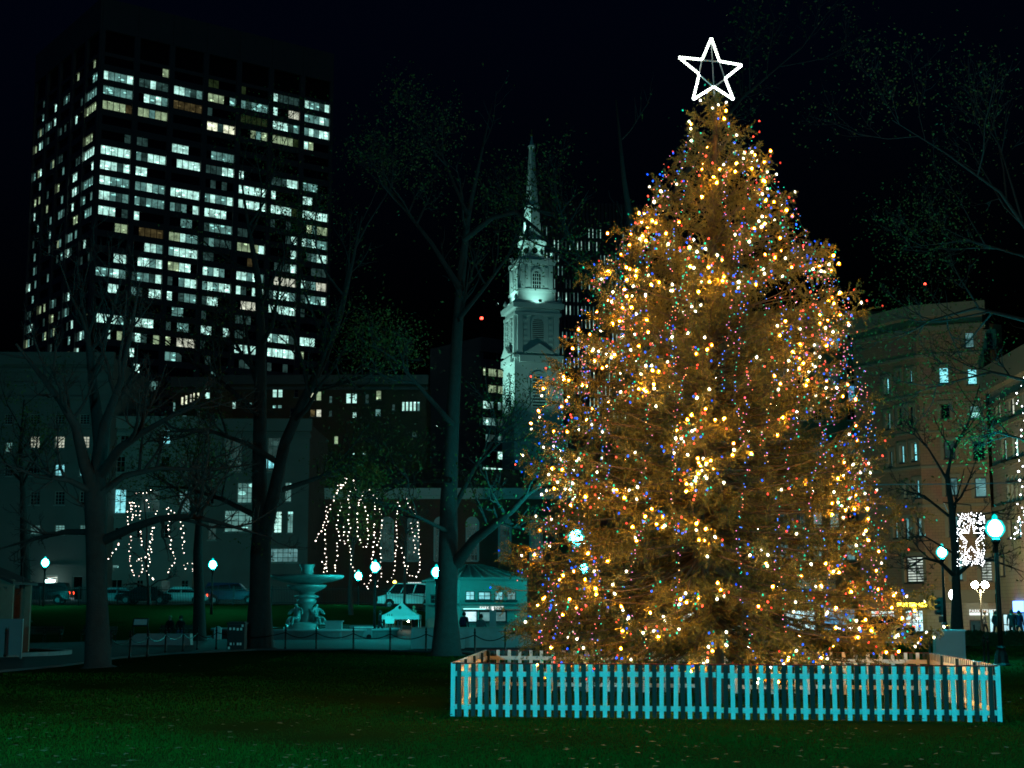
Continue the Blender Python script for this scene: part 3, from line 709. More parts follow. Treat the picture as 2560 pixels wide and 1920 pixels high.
bare_tree('small_tree', 'small bare tree hung with looping strings of fairy lights by the street fence', [[(372, 1512, .15), (371, 1460, .11), (366, 1400, .1), (368, 1330, .07), (360, 1250, .03)], [(371, 1470, .06), (395, 1452, .05), (420, 1448, .03), (440, 1435, .015)], [(371, 1470, .06), (340, 1458, .05), (315, 1462, .03)]], 109, 21, 3, (8, 5, 4, 0), zbase=2.2)
bare_tree('small_tree', 'leafy small tree outlined with strings of fairy lights behind the fountain', [[(878, 1560, .2), (876, 1470, .15), (880, 1390, .13), (890, 1300, .09), (888, 1220, .03)]], 112, 23, 3, (12, 6, 4, 0), zbase=.5, leaves=2600, lsize=.12)
bare_tree('small_tree', 'slim tree holding the right-hand loops of fairy lights before the church', [[(1010, 1560, .12), (1012, 1450, .09), (1016, 1350, .07), (1018, 1250, .03)]], 114, 25, 3, (9, 5, 4, 0), zbase=.5)
bare_tree('elm_tree', 'dark elm trunk standing behind the decorated spruce', [[(1640, 1640, .55), (1640, 1500, .45), (1630, 1300, .40), (1620, 1000, .3), (1600, 700, .2), (1560, 450, .1), (1540, 250, .03)], [(1610, 900, .16), (1480, 700, .12, 1), (1400, 560, .08, 2), (1330, 420, .02, 3)], [(1600, 700, .14), (1700, 450, .1, 2), (1850, 250, .06, 3), (2000, 120, .02, 4)]], 62, 29, 3, (8, 6, 5, 0), leaves=1500, lsize=.08)
bare_tree('street_tree', 'bare street tree with arching limbs in front of the shops', [[(2392, 1585, .34), (2391, 1480, .22), (2388, 1380, .20), (2380, 1280, .16), (2368, 1190, .12), (2380, 1130, .10), (2420, 1060, .06), (2450, 960, .02)],
    [(2386, 1440, .12), (2350, 1405, .09, -1), (2310, 1395, .06, -1.6), (2260, 1425, .02, -2)], [(2390, 1440, .12), (2430, 1405, .09, -1), (2480, 1400, .06, -2), (2560, 1430, .02, -3)],
    [(2372, 1290, .08), (2310, 1240, .06, 1), (2240, 1220, .02, 2)], [(2375, 1330, .07), (2440, 1290, .05, 1), (2530, 1270, .02, 2)], [(2365, 1195, .07), (2320, 1120, .05, -1), (2270, 1070, .02, -2)], [(2378, 1380, .06), (2310, 1340, .04, 1), (2250, 1345, .02, 2)]],
    78, 31, 3, (8, 6, 5, 0), leaves=300, lsize=.1)
bare_tree('overhanging_tree', 'leafy dark tree reaching in from the right above the shops', [[(2760, 1720, .5), (2750, 1300, .42), (2720, 1000, .36), (2680, 850, .3)],
    [(2690, 880, 0.100), (2560, 800, 0.075, 1), (2440, 770, 0.055, 2), (2330, 800, 0.035, 3), (2220, 860, 0.010, 4)], [(2720, 1000, 0.090), (2600, 960, 0.065, 2), (2480, 930, 0.045, 3), (2360, 960, 0.025, 4), (2260, 990, 0.010, 5)],
    [(2700, 900, 0.100), (2620, 650, 0.075, -1), (2500, 480, 0.050, -2), (2360, 380, 0.025, -3), (2230, 300, 0.010, -4)], [(2740, 1150, 0.070), (2620, 1120, 0.050, 1), (2500, 1080, 0.030, 2), (2400, 1100, 0.010, 3)], [(2680, 820, 0.070), (2560, 640, 0.050, 2), (2420, 600, 0.030, 3), (2260, 620, 0.010, 4)]],
    50, 37, 3, (8, 6, 5, 0), leaves=7000, lsize=.05)

# ------------------------------------------------------------------ fairy lights
def fairy(name, label, lines, D, spacing, r, material, conv, jd=1.0, group=None):
    pts = [[Vector(at(*conv(a, b), D)) for a, b in L] for L in lines]; rg = random.Random(len(lines))
    root = thing(name, label, 'light string', (pts[0][0].x, D, 0), group=group); mb = MB(); wr = MB()
    for L in pts:
        d0 = rg.uniform(-jd, jd); L = [p + Vector((0, d0 + .3 * math.sin(i), 0)) for i, p in enumerate(L)]; wr.tube(L, .008, 3, cap=False)
        carry = 0
        for a, b in zip(L, L[1:]):
            ln = (b - a).length; t = carry
            while t < ln: mb.ball(a.lerp(b, t / ln) + Vector((rg.gauss(0, .06), rg.gauss(0, .1), rg.gauss(0, .04))), r * rg.uniform(.45, 1.25), 0); t += spacing * rg.uniform(.75, 1.3)
            carry = t - ln
    wr.build('wire', 'iron', root); tag(mb.build('bulbs', material, root), kind='stuff'); return root
z3 = lambda a, b: (a / 3.16, 1150 + b / 3.16); z4 = lambda a, b: (600 + a / 3.16, 1150 + b / 3.16)
fairy('fairy_lights', 'looping warm white fairy lights on the small bare tree by the street fence', [
    [(955, 600), (935, 690), (890, 760), (830, 780)], [(1050, 340), (1010, 400), (990, 500), (985, 540)], [(1050, 340), (1055, 430), (1050, 550), (1045, 640), (1042, 720), (1050, 800), (1065, 880), (1100, 925), (1130, 880), (1145, 830), (1140, 790)],
    [(1120, 380), (1118, 520), (1122, 620), (1130, 690)], [(1185, 540), (1170, 620), (1150, 700), (1135, 750), (1095, 780), (1060, 800)], [(1240, 410), (1230, 520), (1205, 620), (1205, 720), (1200, 820), (1195, 890), (1215, 930), (1240, 945)],
    [(1325, 390), (1325, 510), (1335, 610), (1345, 690), (1370, 760), (1385, 805), (1340, 855), (1320, 895)], [(1350, 380), (1390, 430), (1440, 500), (1460, 570), (1462, 630), (1470, 700), (1475, 740)], [(1465, 820), (1465, 890)], [(1520, 820), (1530, 940)], [(1140, 320), (1185, 395)], [(1055, 260), (1130, 250), (1190, 225)], [(1060, 340), (1090, 430), (1050, 440)]],
    107.5, .27, .043, 'fairy', z3)
fairy('fairy_lights', 'tall dome of fairy light strings on the leafy tree behind the fountain', [
    [(850, 150), (740, 290), (700, 400), (640, 560), (590, 650)], [(700, 380), (690, 620), (690, 740), (680, 900)], [(790, 340), (760, 500), (770, 690), (755, 800), (745, 900)], [(860, 240), (850, 400), (855, 600), (862, 700), (880, 800), (905, 880), (970, 970), (1000, 1010), (1000, 1045)],
    [(895, 155), (960, 240), (950, 300), (920, 450), (925, 600), (950, 640), (975, 710)], [(975, 310), (1000, 430), (1005, 560), (1010, 690)], [(1020, 220), (1055, 300), (1050, 480), (1050, 650), (1040, 780), (1040, 900), (1000, 990)], [(1080, 300), (1095, 380), (1115, 470), (1105, 580), (1095, 650), (1110, 760), (1110, 900), (1085, 1005)],
    [(650, 800), (685, 830), (670, 900)], [(850, 150), (800, 230), (830, 200), (780, 210)], [(890, 155), (940, 330), (960, 340)], [(800, 520), (800, 640), (820, 670)]], 109.5, .29, .046, 'fairy', z4)
fairy('fairy_lights', 'narrow loops of fairy lights on the slim tree before the church', [[(1240, 340), (1230, 430), (1220, 500), (1240, 560), (1235, 650), (1230, 780), (1215, 900), (1165, 965)], [(1240, 340), (1290, 400)], [(1250, 650), (1285, 740), (1320, 850)],
    [(1320, 305), (1360, 380), (1405, 470), (1410, 560), (1415, 700), (1420, 850), (1400, 920), (1340, 920), (1310, 890), (1325, 810)], [(1350, 500), (1365, 600), (1375, 730)]], 112, .30, .043, 'fairy', z4)
zr = lambda a, b: (2340 + a / 4.145, 900 + b / 4.145)
fairy('fairy_lights', 'vertical string of white lights hanging at the right edge of the picture', [[(880, 190), (875, 280), (885, 370), (865, 450), (880, 540), (870, 620), (866, 710), (858, 800), (870, 880), (862, 970), (860, 1050), (872, 1140), (880, 1230), (872, 1320), (870, 1400), (872, 1490), (865, 1580), (890, 1600)]], 60, .30, .04, 'fairy_white', zr, jd=.1)
fairy('fairy_lights', 'cluster of white lights trailing down beside the nearest lamp', [[(895, 1610), (905, 1680), (880, 1640)], [(865, 1620), (850, 1750), (830, 1790)], [(900, 1700), (880, 1800), (860, 1860)], [(800, 1760), (820, 1850), (850, 1900)]], 60, .22, .04, 'fairy_white', zr, jd=.2)
# light ornament with a star cut-out hung from the lamp
orn = thing('light_ornament', 'rectangular panel of white lights with a dark star cut out beside the street tree', 'light ornament', (at(2430, 1420, 66).x, 66, 0))
zo = lambda a, b: (2060 + a / 3.318, 1200 + b / 3.318)
fr_ = MB(); cs = [at(*zo(a, b), 66) for a, b in ((1108, 275), (1322, 275), (1335, 715), (1122, 705))]
for a, b in zip(cs, cs[1:] + cs[:1]): fr_.bar(a, b, .03, .03)
a_ = at(*zo(1220, 275), 66); fr_.tube([a_, a_ + Vector((0, 0, .35)), Vector((a_.x - .9, 67, a_.z + .55)), Vector((at(2372, 1330, 74).x, 74, a_.z + .6))], .025, 5); fr_.build('frame', 'iron', orn)
bm_ = MB(); rg = random.Random(4)
starp = []
for k in range(10):
    q = math.pi / 2 + k * math.pi / 5; rr_ = (165, 62)[k % 2]; starp.append((1222 + rr_ * .62 * math.cos(q), 490 - rr_ * math.sin(q)))
def inside(x, y, P):
    c = False
    for (x1, y1), (x2, y2) in zip(P, P[1:] + P[:1]):
        if (y1 > y) != (y2 > y) and x < (x2 - x1) * (y - y1) / (y2 - y1) + x1: c = not c
    return c
for (x1, y1), (x2, y2) in zip(starp, starp[1:] + starp[:1]):
    for k in range(7): bm_.ball(at(*zo(x1 + (x2 - x1) * k / 7 , y1 + (y2 - y1) * k / 7), 66 - .04), .018, 0)
cnt = 0
while cnt < 300:
    x, y = rg.uniform(1105, 1332), rg.uniform(272, 715)
    if inside(x, y, starp): continue
    bm_.ball(at(*zo(x, y), 66 - .04), rg.uniform(.015, .026), 0); cnt += 1
tag(bm_.build('bulbs', 'fairy_white', orn), kind='stuff')
# ------------------------------------------------------------------ office tower
A0 = at(258, -5, 365); ZA = A0.z; ang = R(36)
TA = (A0.x, 365.0); TB = (TA[0] + 67 * math.cos(ang), TA[1] + 67 * math.sin(ang)); TC = (TA[0] - 50 * math.sin(ang), TA[1] + 50 * math.cos(ang))
tower = thing('office_tower', 'tall concrete office tower with seven bays of lit strip windows', 'tower', (TA[0], TA[1], 0))
Z0r, FHt, WH = 137.4, 3.92, 2.25
RIGHT = {-1: ['.....', '....y', '.....', 'gg...', 'g....', 'Bdddd', 'BttdB'], 0: ['BtttB', 'ddBdd', 'BBtdt', 'yyy.t', 'tdttt', 'B..WW', 'tttBt'], 1: ['ttttt', '.BtBt', 'aaaaa', 'd....', 'ggggg', 'BBBdt', 'tBtBB'],
 2: ['yyyya', 'yytyy', '.....', 'YYdYY', '..yty', 'yyyyg', 'By...'], 3: ['.....'] * 7, 4: ['....d', 'dd...', 'BBB..', '.tttt', '.....', '.....', '.....'], 5: ['BBBBB', 'tdBBB', '.BBBB', 'dddBB', 'B....', 'dddBB', 'ttt..'],
 6: ['BBBdB', 'BB...', '.....', '.d.d.', 'BBBBB', 'B....', 'BB...'], 7: ['BBttt', 'ttBtt', 'BBBBB', 'tBttB', 'BBBBB', 'BBBBg', 'BBBBB'], 8: ['BBtdt', 'tdttt', 'tdt.B', 'BBBB.', '.....', 'd..d.', '.ytyy'],
 9: ['BBB.d', 'B....', '..tt.', 'dtttt', 'dd...', '...dB', 'BtBtt'], 10: ['...yy', '.aaaa', 'yyBtt', 'dtddd', 'yyyyB', '....B', '.dtBB'], 11: ['.....', '..BBt', 'tBBBB', 'dd...', '..aa.', '.dddB', '..ddd'],
 12: ['...BB', '.BBtB', 'yyBB.', 'BtBt.', 'BBtBt', '.WWWW', 'BdtWW'], 13: ['tttBt', 'dttdB', 'd.tBB', 'tBtBB', 'Bd.BB', 'dBBBt', 'dtttB'], 14: ['..BB.', 'td.BB', 'B.dtt', 'dBB..', '.WWW.', 'BBBBB', 'd....'],
 15: ['.....', '.....', '.tt..', 'd....', 'ddd..', '.....', '.....'], 16: ['BBBBt', 'dBBB.', 'd.tt.', 'BB..B', 'dd...', 'BtBBd', 'BBB..'], 17: ['..B.y', 'dBd.y', 'y.WWW', 'd....', 'BBBB.', 'BBBBB', 'y....'],
 18: ['.....', 'B....', 'ttd..', '.d...', '.dd..', 'd..d.', '.....'], 19: ['.....', '.B...', '.....', '..t..', '.....', '.....', '.....']}
LEFT = {-1: ['..y..', '...y.'], 0: ['ttt..', '.....'], 1: ['ttttt', 'dd...'], 2: ['ayyyy', 'y..B.'], 3: ['.....', '.....'], 4: ['..yyy', '.....'], 5: ['BBBBB', 'ddd..'], 6: ['BB...', '..BB.'], 7: ['Btttt', '.dBB.'], 8: ['tt..t', '...B.'], 9: ['tttt.', 'yyy..']}
TK = ['B', 't', 'd', 'y', 'Y', 'a', 'W', 'g', '.']
fR = frame(TA, TB); fLf = frame(TC, TA)
NR = 22
def tower_face(fr, nb, rows, flip):
    L = fr[4]; bw = L / nb; fm = MB(); zb = Z0r - FHt * NR
    for b in range(nb + 1):   # piers
        w_ = 1.5 if 0 < b < nb else 1.9; u = b * bw
        fbox(fm, fr, max(0, u - w_ / 2), min(L, u + w_ / 2), 0, ZA - 8.4, -.6, .35)
    for k in range(-1, NR):   # spandrels
        z1 = Z0r - FHt * k - WH; fbox(fm, fr, .3, L - .3, z1 - (FHt - WH), z1, -.6, 0)
    fbox(fm, fr, .3, L - .3, 0, zb + .01, -.6, 0)
    fbox(fm, fr, .3, L - .3, Z0r + FHt, Z0r + FHt + 1.0, -.6, 0)
    fm.build('wall', 'concrete', tower)
    for b in range(nb):       # crown panels and plant-room louvres
        p = MB(); fbox(p, fr, b * bw + .05, (b + 1) * bw - .05, ZA - 8.4, ZA, -.5, .42); p.build('crown_panel', 'concrete', tower)
        p = MB(); fbox(p, fr, b * bw + .76, (b + 1) * bw - .76, Z0r + FHt + 1.0, ZA - 8.41, -.9, -.45); p.build('louvre_panel', 'dark_frame', tower)
    rest = MB()
    for k in range(-1, NR):
        row = rows.get(k)
        for b in range(nb):
            bb = nb - 1 - b if flip else b
            if row and b < len(row): s = row[b]
            else:
                lp = .42 if (flip and k > 3) or k < 18 else .12
                s = ''.join(random.choice('Btydtd') if random.random() < lp * random.choice((.2, 1.6)) else '.' for _ in range(5)) if k not in (3,) else '.....'
            if flip: s = s[::-1]
            u0, u1 = bb * bw + .76, (bb + 1) * bw - .76; z1 = Z0r - FHt * k; z0 = z1 - WH; pw = (u1 - u0) / 5
            mb = rest if k >= 18 else MB()
            for i, ch in enumerate(s): fquad(mb, fr, u0 + i * pw, u0 + (i + 1) * pw, z0, z1, -.4, TK.index(ch))
            for i in range(1, 5): fbox(mb, fr, u0 + i * pw - .07, u0 + i * pw + .07, z0, z1, -.38, -.28, 9)
            if mb is not rest: mb.build('window', [KIND[c] for c in TK] + ['dark_frame'], tower)
    tag(rest.build('lower_windows', [KIND[c] for c in TK] + ['dark_frame'], tower), kind='stuff')
tower_face(fR, 7, RIGHT, False); tower_face(fLf, 5, LEFT, True)
core = MB(); cc = [Vector((TA[0], TA[1], 0)), Vector((TB[0], TB[1], 0)), Vector((TB[0] + TC[0] - TA[0], TB[1] + TC[1] - TA[1], 0)), Vector((TC[0], TC[1], 0))]
mid = sum(cc, Vector()) / 4; cc = [c + (mid - c).normalized() * 1.3 for c in cc]
core.add([(c.x, c.y, z) for z in (0, ZA - .3) for c in cc], [(3, 2, 1, 0), (4, 5, 6, 7), (0, 1, 5, 4), (1, 2, 6, 5), (2, 3, 7, 6), (3, 0, 4, 7)]); core.build('core', 'concrete', tower)

# ------------------------------------------------------------------ other far towers
def slab_tower(name, label, px0, px1, ytop, D, kind, seed):
    P0, P1 = at(px0, ytop, D), at(px1, ytop, D + 6); fr = frame(P0, P1); H = P0.z; L = fr[4]; rg = random.Random(seed)
    t = thing(name, label, 'tower', (P0.x, P0.y, 0)); wl = MB(); rest = MB(); names = ['dark_glass', 'lit_B', 'lit_t', 'lit_d', 'lit_y', 'lit_Y']
    if kind == 'band':
        fbox(wl, fr, 0, L, 0, H, -20, -.5)
        for k in range(16):
            z1 = H - 3.2 - 3.7 * k; fbox(wl, fr, 0, L, z1 - 3.7, z1 - 1.7, -.5, 0)
            for j, (a, b) in enumerate(((.10, .47), (.52, .93))):
                n = 5; lit_ = rg.random() < (.9 if 0 < k < 13 else .1)
                mb = MB()
                for i in range(n):
                    kk = (4 if k in (1, 2) else rg.choice((1, 1, 2, 2, 3))) if lit_ and rg.random() < .8 else 0
                    fquad(mb, fr, L * (a + (b - a) * i / n), L * (a + (b - a) * (i + 1) / n) - .1, z1 - 1.7, z1, -.45, kk)
                mb.build('window', names, t)
        fbox(wl, fr, 0, L, H - 3.2, H, -.5, 0)
    else:
        nb = 26; bw = L / nb; fbox(wl, fr, 0, L, 0, H, -20, -.5)
        for b in range(nb + 1): fbox(wl, fr, b * bw - .42, b * bw + .42, 0, H, -.5, .2)
        for k in range(24):
            z1 = H - 4 - 3.9 * k; fbox(wl, fr, 0, L, z1 - 3.9, z1 - 2.8, -.5, 0); run = 0; mb = MB(); c = 0
            for b in range(nb):
                if run <= 0: run = rg.randint(2, 5); on = rg.random() < .55 and 0 < k < 18
                run -= 1
                if not on: continue
                fquad(mb, fr, b * bw + .45, (b + 1) * bw - .45, z1 - 2.75, z1 - .05, -.45, rg.choice((1, 1, 2, 2, 3))); c += 1
            if c: mb.build('window_row', names, t)
    wl.build('wall', 'concrete', t); return t
midt = slab_tower('office_block', 'distant office block with rows of lit bands left of the church steeple', 1203, 1290, 842, 330, 'band', 2)
pb = at(1203, 785, 330); q = MB(); q.tube([(pb.x, 335, midt.location.z + at(1203, 842, 330).z - .5), (pb.x, 335, pb.z)], .18, 5); q.build('mast', 'iron', midt); q = MB(); q.ball((pb.x, 335, pb.z), .42, 1); q.build('beacon', 'red_beacon', midt)
slab_tower('office_block', 'dark distant tower with narrow vertical lit windows right of the church steeple', 1352, 1600, 500, 430, 'slit', 6)

# ------------------------------------------------------------------ church: steeple and hall
YC = 198.0
church = thing('church', 'brick church with a tall white floodlit steeple', 'church', (at(1330, 1500, YC).x, YC, 0))
cx = at(1330, 700, YC).x
zc = lambda y: at(1330, y, YC).z
wd = lambda px: px * YC / F / CT
ROT = R(14)   # the tower is turned a little so that its left side shows
def sq(mb, hw0, z0, hw1, z1, n=4, m=0): mb.lathe([(hw0 / math.cos(math.pi / n), z0), (hw1 / math.cos(math.pi / n), z1)], (cx, YC, 0), n, m, rot=.5 + ROT / (2 * math.pi / n))
def stage(name, parts, n=4, m='white_wood'):
    mb = MB()
    for hw0, y0, hw1, y1 in parts: sq(mb, wd(hw0), zc(y0), wd(hw1), zc(y1), n)
    return mb.build(name, m, church)
# half widths in photo pixels, heights by photo rows
stage('tower_base', [(62, 1500, 62, 1070), (62, 1069, 60, 900), (64, 905, 64, 898)], 4)
stage('belfry', [(56, 897, 54, 800), (60, 800, 60, 793), (57, 792, 56, 783), (64, 782, 66, 770), (62, 769, 60, 763)], 4)
stage('lantern', [(47, 762, 46, 738), (49, 738, 49, 732), (43, 731, 43, 672), (48, 671, 50, 660), (46, 659, 44, 652)], 4)
stage('drum', [(29, 651, 28, 618), (33, 617, 34, 607), (28, 606, 25, 598)], 8)
sp_ = stage('spire', [(23, 597, 17, 522), (18.5, 522, 18, 517), (15, 516, 6.5, 372), (8.5, 371, 9, 365), (6, 364, 3, 350), (2, 350, 1.4, 338)], 8)
fin = MB(); fin.ball((cx, YC, zc(338)), wd(4.5), 1); fin.tube([(cx, YC, zc(338)), (cx, YC, zc(324))], .07, 5); fin.build('finial', mat('gilt', (.55, .42, .12), .4, .6), church)
def cface(hw, k):   # facade frame of the square tower: k=0 front, 1 left side
    r = wd(hw); c, s = math.cos(ROT), math.sin(ROT)
    cor = [(-r, -r), (r, -r), (r, r), (-r, r)]; a, b = (cor[0], cor[1]) if k == 0 else (cor[3], cor[0])
    tr = lambda p: (cx + p[0] * c - p[1] * s, YC + p[0] * s + p[1] * c)
    return frame(tr(a), tr(b))
def arch(fr, uc, w, z0, z1, d, n=9):
    r = w / 2; return [fp(fr, uc - r, z0, d), fp(fr, uc + r, z0, d)] + [fp(fr, uc + r * math.cos(q), z1 - r + r * math.sin(q), d) for q in np.linspace(0, math.pi, n)]
def archwin(hw, y0, y1, wpx_, k, louvre, wm=.45):
    fr = cface(hw, k); uc = fr[4] / 2; z0, z1 = zc(y1), zc(y0); w_ = wd(wpx_)
    a = MB(); P = arch(fr, uc, w_ * 1.28, z0 - .1, z1 + .4, .06); Q = arch(fr, uc, w_ * 1.28, z0 - .1, z1 + .4, .22); I = arch(fr, uc, w_, z0, z1, .22); n = len(P)
    for i in range(n): j = (i + 1) % n; a.face([Q[i], Q[j], I[j], I[i]]); a.face([P[i], P[j], Q[j], Q[i]])
    o = a.build('arch_surround', 'white_wood', church)
    b = MB(); b.face(arch(fr, uc, w_ * 1.02, z0, z1, .065)); b.build('opening', 'dark_glass' if not louvre else 'slate', o)
    s_ = MB(); nn = 11 if louvre else 5
    for i in range(nn):
        z = z0 + (z1 - z0) * (i + .5) / nn; rr = w_ / 2 * (1 if z < z1 - w_ / 2 else math.sqrt(max(0, 1 - ((z - z1 + w_ / 2) / (w_ / 2)) ** 2)))
        if louvre: s_.bar(fp(fr, uc - rr, z, .13), fp(fr, uc + rr, z, .13), .16, (z1 - z0) / nn * .45)
        else: fbox(s_, fr, uc - rr, uc + rr, z - .04, z + .04, .07, .13)
    if not louvre:
        for x in (-.25, 0, .25): fbox(s_, fr, uc + x * w_ - .04, uc + x * w_ + .04, z0, z1 - w_ * .1, .072, .12)
    s_.build('louvres' if louvre else 'glazing_bars', 'white_wood', o)
for k in (0, 1):
    archwin(55, 806, 858, 29, k, True); archwin(43, 688, 735, 21, k, False); archwin(61.5, 945, 1030, 32, k, True)
    for hw, y0, y1 in ((55, 800, 895), (43, 672, 731)):   # corner pilasters and panels
        fr = cface(hw, k); L = fr[4]
        def pc(nm, *a): mb = MB(); fbox(mb, fr, *a); mb.build(nm, 'white_wood', church)
        for a in (.02, .86): pc('pilaster', L * a, L * (a + .12), zc(y1), zc(y0), .02, .28)
        for a in (.16, .74): pc('panel', L * a, L * (a + .08), zc(y1 - 6), zc(y0 + 8), .02, .16)
        for q in np.linspace(y0 + 8, y1 - 30, 5): pc('panel_block', L * .16, L * .26, zc(q + 4), zc(q), .17, .26); pc('panel_block', L * .74, L * .84, zc(q + 4), zc(q), .17, .26)
    fr = cface(62, k); L = fr[4]; mb = MB(); v = [fp(fr, L * .2, zc(893), d) for d in (0, .5)] + [fp(fr, L * .8, zc(893), d) for d in (0, .5)] + [fp(fr, L * .5, zc(870), d) for d in (0, .5)]
    mb.add(v, [(1, 3, 5), (0, 4, 2), (1, 5, 4, 0), (3, 2, 4, 5), (0, 2, 3, 1)]); fbox(mb, fr, L * .1, L * .9, zc(916), zc(900), .02, .35); mb.build('pediment', 'white_wood', church)
for q in range(8):   # round windows of the drum
    a = -math.pi / 2 + q * math.pi / 4 + ROT; d = Vector((math.cos(a), math.sin(a), 0)); t = Vector((-d.y, d.x, 0)); c = Vector((cx, YC, zc(633))) + d * wd(29.2)
    mb = MB(); mb.face([c + (t * math.cos(x) + Vector((0, 0, 1)) * math.sin(x)) * wd(8) for x in np.linspace(0, 6.283, 13)[:-1]]); mb.build('round_window', 'dark_glass', church)
for hw, y, hh in ((60, 766, 16), (45, 656, 11)):
    for sx, sy in ((-1, -1), (1, -1), (-1, 1), (1, 1)):
        x, y_ = sx * wd(hw - 4), sy * wd(hw - 4); X = cx + x * math.cos(ROT) - y_ * math.sin(ROT); Yy = YC + x * math.sin(ROT) + y_ * math.cos(ROT)
        u = MB(); u.lathe([(.22, 0), (.12, .2), (.3, .5), (.18, .8), (.03, 1.1)], (X, Yy, zc(y)), 8); u.build('urn', 'white_wood', church, smooth=True)
# floodlights on the ledges
def flood(px_off, y, depth, tgt_y, e, label, size=R(60)):
    loc = Vector((cx + px_off, YC + depth, zc(y))); t = thing('floodlight', label, 'floodlight', loc, group='floodlights of the steeple')
    tg = Vector((cx, YC, zc(tgt_y))); d = (tg - loc).normalized(); q = MB(); q.bar(loc - d * .25, loc, .4, .3); q.build('housing', 'iron', t)
    l = MB(); l.bar(loc + d * .01, loc + d * .03, .34, .24); l.build('lens', 'flood_lens', t)
    li = bpy.data.lights.new('beam', 'SPOT'); li.energy = e; li.color = (.40, 1, .86); li.spot_size = size; li.spot_blend = .8; li.shadow_soft_size = .15
    o = bpy.data.objects.new('beam', li); COL.objects.link(o); o.parent = t; o.location = d * .08; o.rotation_euler = d.to_track_quat('-Z', 'Y').to_euler()
flood(-12.5, 1075, -4, 820, 9500, 'floodlight on the roof corner below the left face of the belfry', R(75)); flood(4.5, 1085, -12, 820, 900, 'floodlight on the roof corner below the front of the belfry', R(75))
flood(-4.6, 764, -1.2, 700, 700, 'small floodlight on the belfry ledge at left', R(100)); flood(1.0, 768, -4.6, 700, 330, 'small floodlight on the belfry ledge in front', R(110))
flood(-3.0, 655, -1.6, 560, 520, 'small floodlight on the lantern ledge at left', R(90)); flood(2.6, 655, -2.6, 560, 420, 'small floodlight on the lantern ledge at right', R(90))
flood(-1.5, 600, -1.5, 440, 1500, 'small floodlight at the foot of the spire', R(70)); flood(-10, 1240, -14, 1000, 1500, 'floodlight on the hall roof before the tower base', R(80))
# hall
hl = frame((at(770, 1400, 172).x, 172), (at(1420, 1400, 172).x, 172)); wins = []
for c in (968, 1032, 1101, 1181, 1262, 1340): wins.append(wpx(hl, c - 13, 1308, c + 13, 1402, KIND['d'], (3, 6), 'white_wood'))
wins.append(wpx(hl, 1016, 1466, 1053, 1500, 'dark_glass', (2, 1), 'white_wood')); wins.append(wpx(hl, 1018, 1454, 1054, 1461, 'sign_white', (6, 1), 'white_wood'))
_, zt = ray_face(hl, 1000, 1240); _, zt2 = ray_face(hl, 1000, 1221)
facade(church, hl, 0, hl[4], 0, zt, wins, 'brick_red', thick=22)
for x in wins[:6]:
    u = (x[0] + x[1]) / 2; mb = MB(); P = arch(hl, u, x[1] - x[0] + .35, x[2], x[3] + .75, .03, 11); Q = arch(hl, u, x[1] - x[0] + .35, x[2], x[3] + .75, .16, 11); I = arch(hl, u, x[1] - x[0] - .05, x[2], x[3] + .55, .16, 11)
    for i in range(len(P)): j = (i + 1) % len(P); mb.face([Q[i], Q[j], I[j], I[i]]); mb.face([P[i], P[j], Q[j], Q[i]])
    mb.face([p + Vector((0, -.002, 0)) for p in arch(hl, u, x[1] - x[0], x[3] - .05, x[3] + .6, .05, 11)]); mb.build('arch_surround', 'white_wood', church)
mb = MB(); fbox(mb, hl, -.4, hl[4] + .4, zt + .003, zt2, -22.4, .6); fbox(mb, hl, -.2, hl[4] + .2, zt - .35, zt, .003, .3); mb.build('cornice', 'white_wood', church)
mb = MB(); u0, u1 = -.3, hl[4] + .3; rz_ = zt2 + 3.2
mb.add([fp(hl, u0, zt2, .5), fp(hl, u1, zt2, .5), fp(hl, u1, zt2, -22), fp(hl, u0, zt2, -22), fp(hl, u0 + 6, rz_, -11), fp(hl, u1 - 6, rz_, -11)], [(0, 1, 5, 4), (2, 3, 4, 5), (1, 2, 5), (3, 0, 4)]); mb.build('roof', 'slate', church)

# ------------------------------------------------------------------ buildings along the side street
def block(name, label, px0, px1, ytop, D, wallmat, W, skew=0, cornice=True, thick=16, mats=None, base=2.2):
    P0, P1 = at(px0, 1400, D), at(px1, 1400, D + skew); fr = frame(P0, P1); _, zt = ray_face(fr, (px0 + px1) / 2, ytop)
    t = thing(name, label, 'building', (P0.x, P0.y, 0)); wins = [wpx(fr, *w[:4], KIND.get(w[4], w[4]), w[5] if len(w) > 5 else (2, 3), w[6] if len(w) > 6 else 'trim') for w in W]
    facade(t, fr, 0, fr[4], 0, zt, wins, wallmat, thick=thick)
    if cornice:
        c = MB(); fbox(c, fr, -.3, fr[4] + .3, zt - .9, zt + .4, .004, .7); fbox(c, fr, -.2, fr[4] + .2, zt - 1.6, zt - 1.2, .004, .3); c.build('cornice', wallmat if wallmat != 'brick_brown' else 'stone', t)
    r = MB(); fbox(r, fr, .1, fr[4] - .1, zt - .02, zt + .1, -.4, -thick + .1); r.build('roof', 'slate', t)
    return t, fr, zt
W = []
for y0, y1, s in ((1035, 1060, '...'), (1090, 1120, 'WWW'), (1160, 1190, '.cc'), (1228, 1262, '...'), (1312, 1336, 'ttt')):
    for x, k in zip((74, 136, 198), s): W.append((x, y0, x + 25, y1, k, (3, 4)))
W += [(12, 1105, 30, 1130, 't', (3, 4)), (10, 1035, 30, 1060, '.', (3, 4)), (10, 1160, 30, 1190, '.', (3, 4)), (112, 1438, 143, 1500, 'l', (1, 1)), (180, 1440, 205, 1500, '.', (1, 2))]
lb_, lfr, lz = block('stone_building', 'dark stone building with warm lit windows behind the forked tree', -60, 262, 892, 152, 'stone', W)
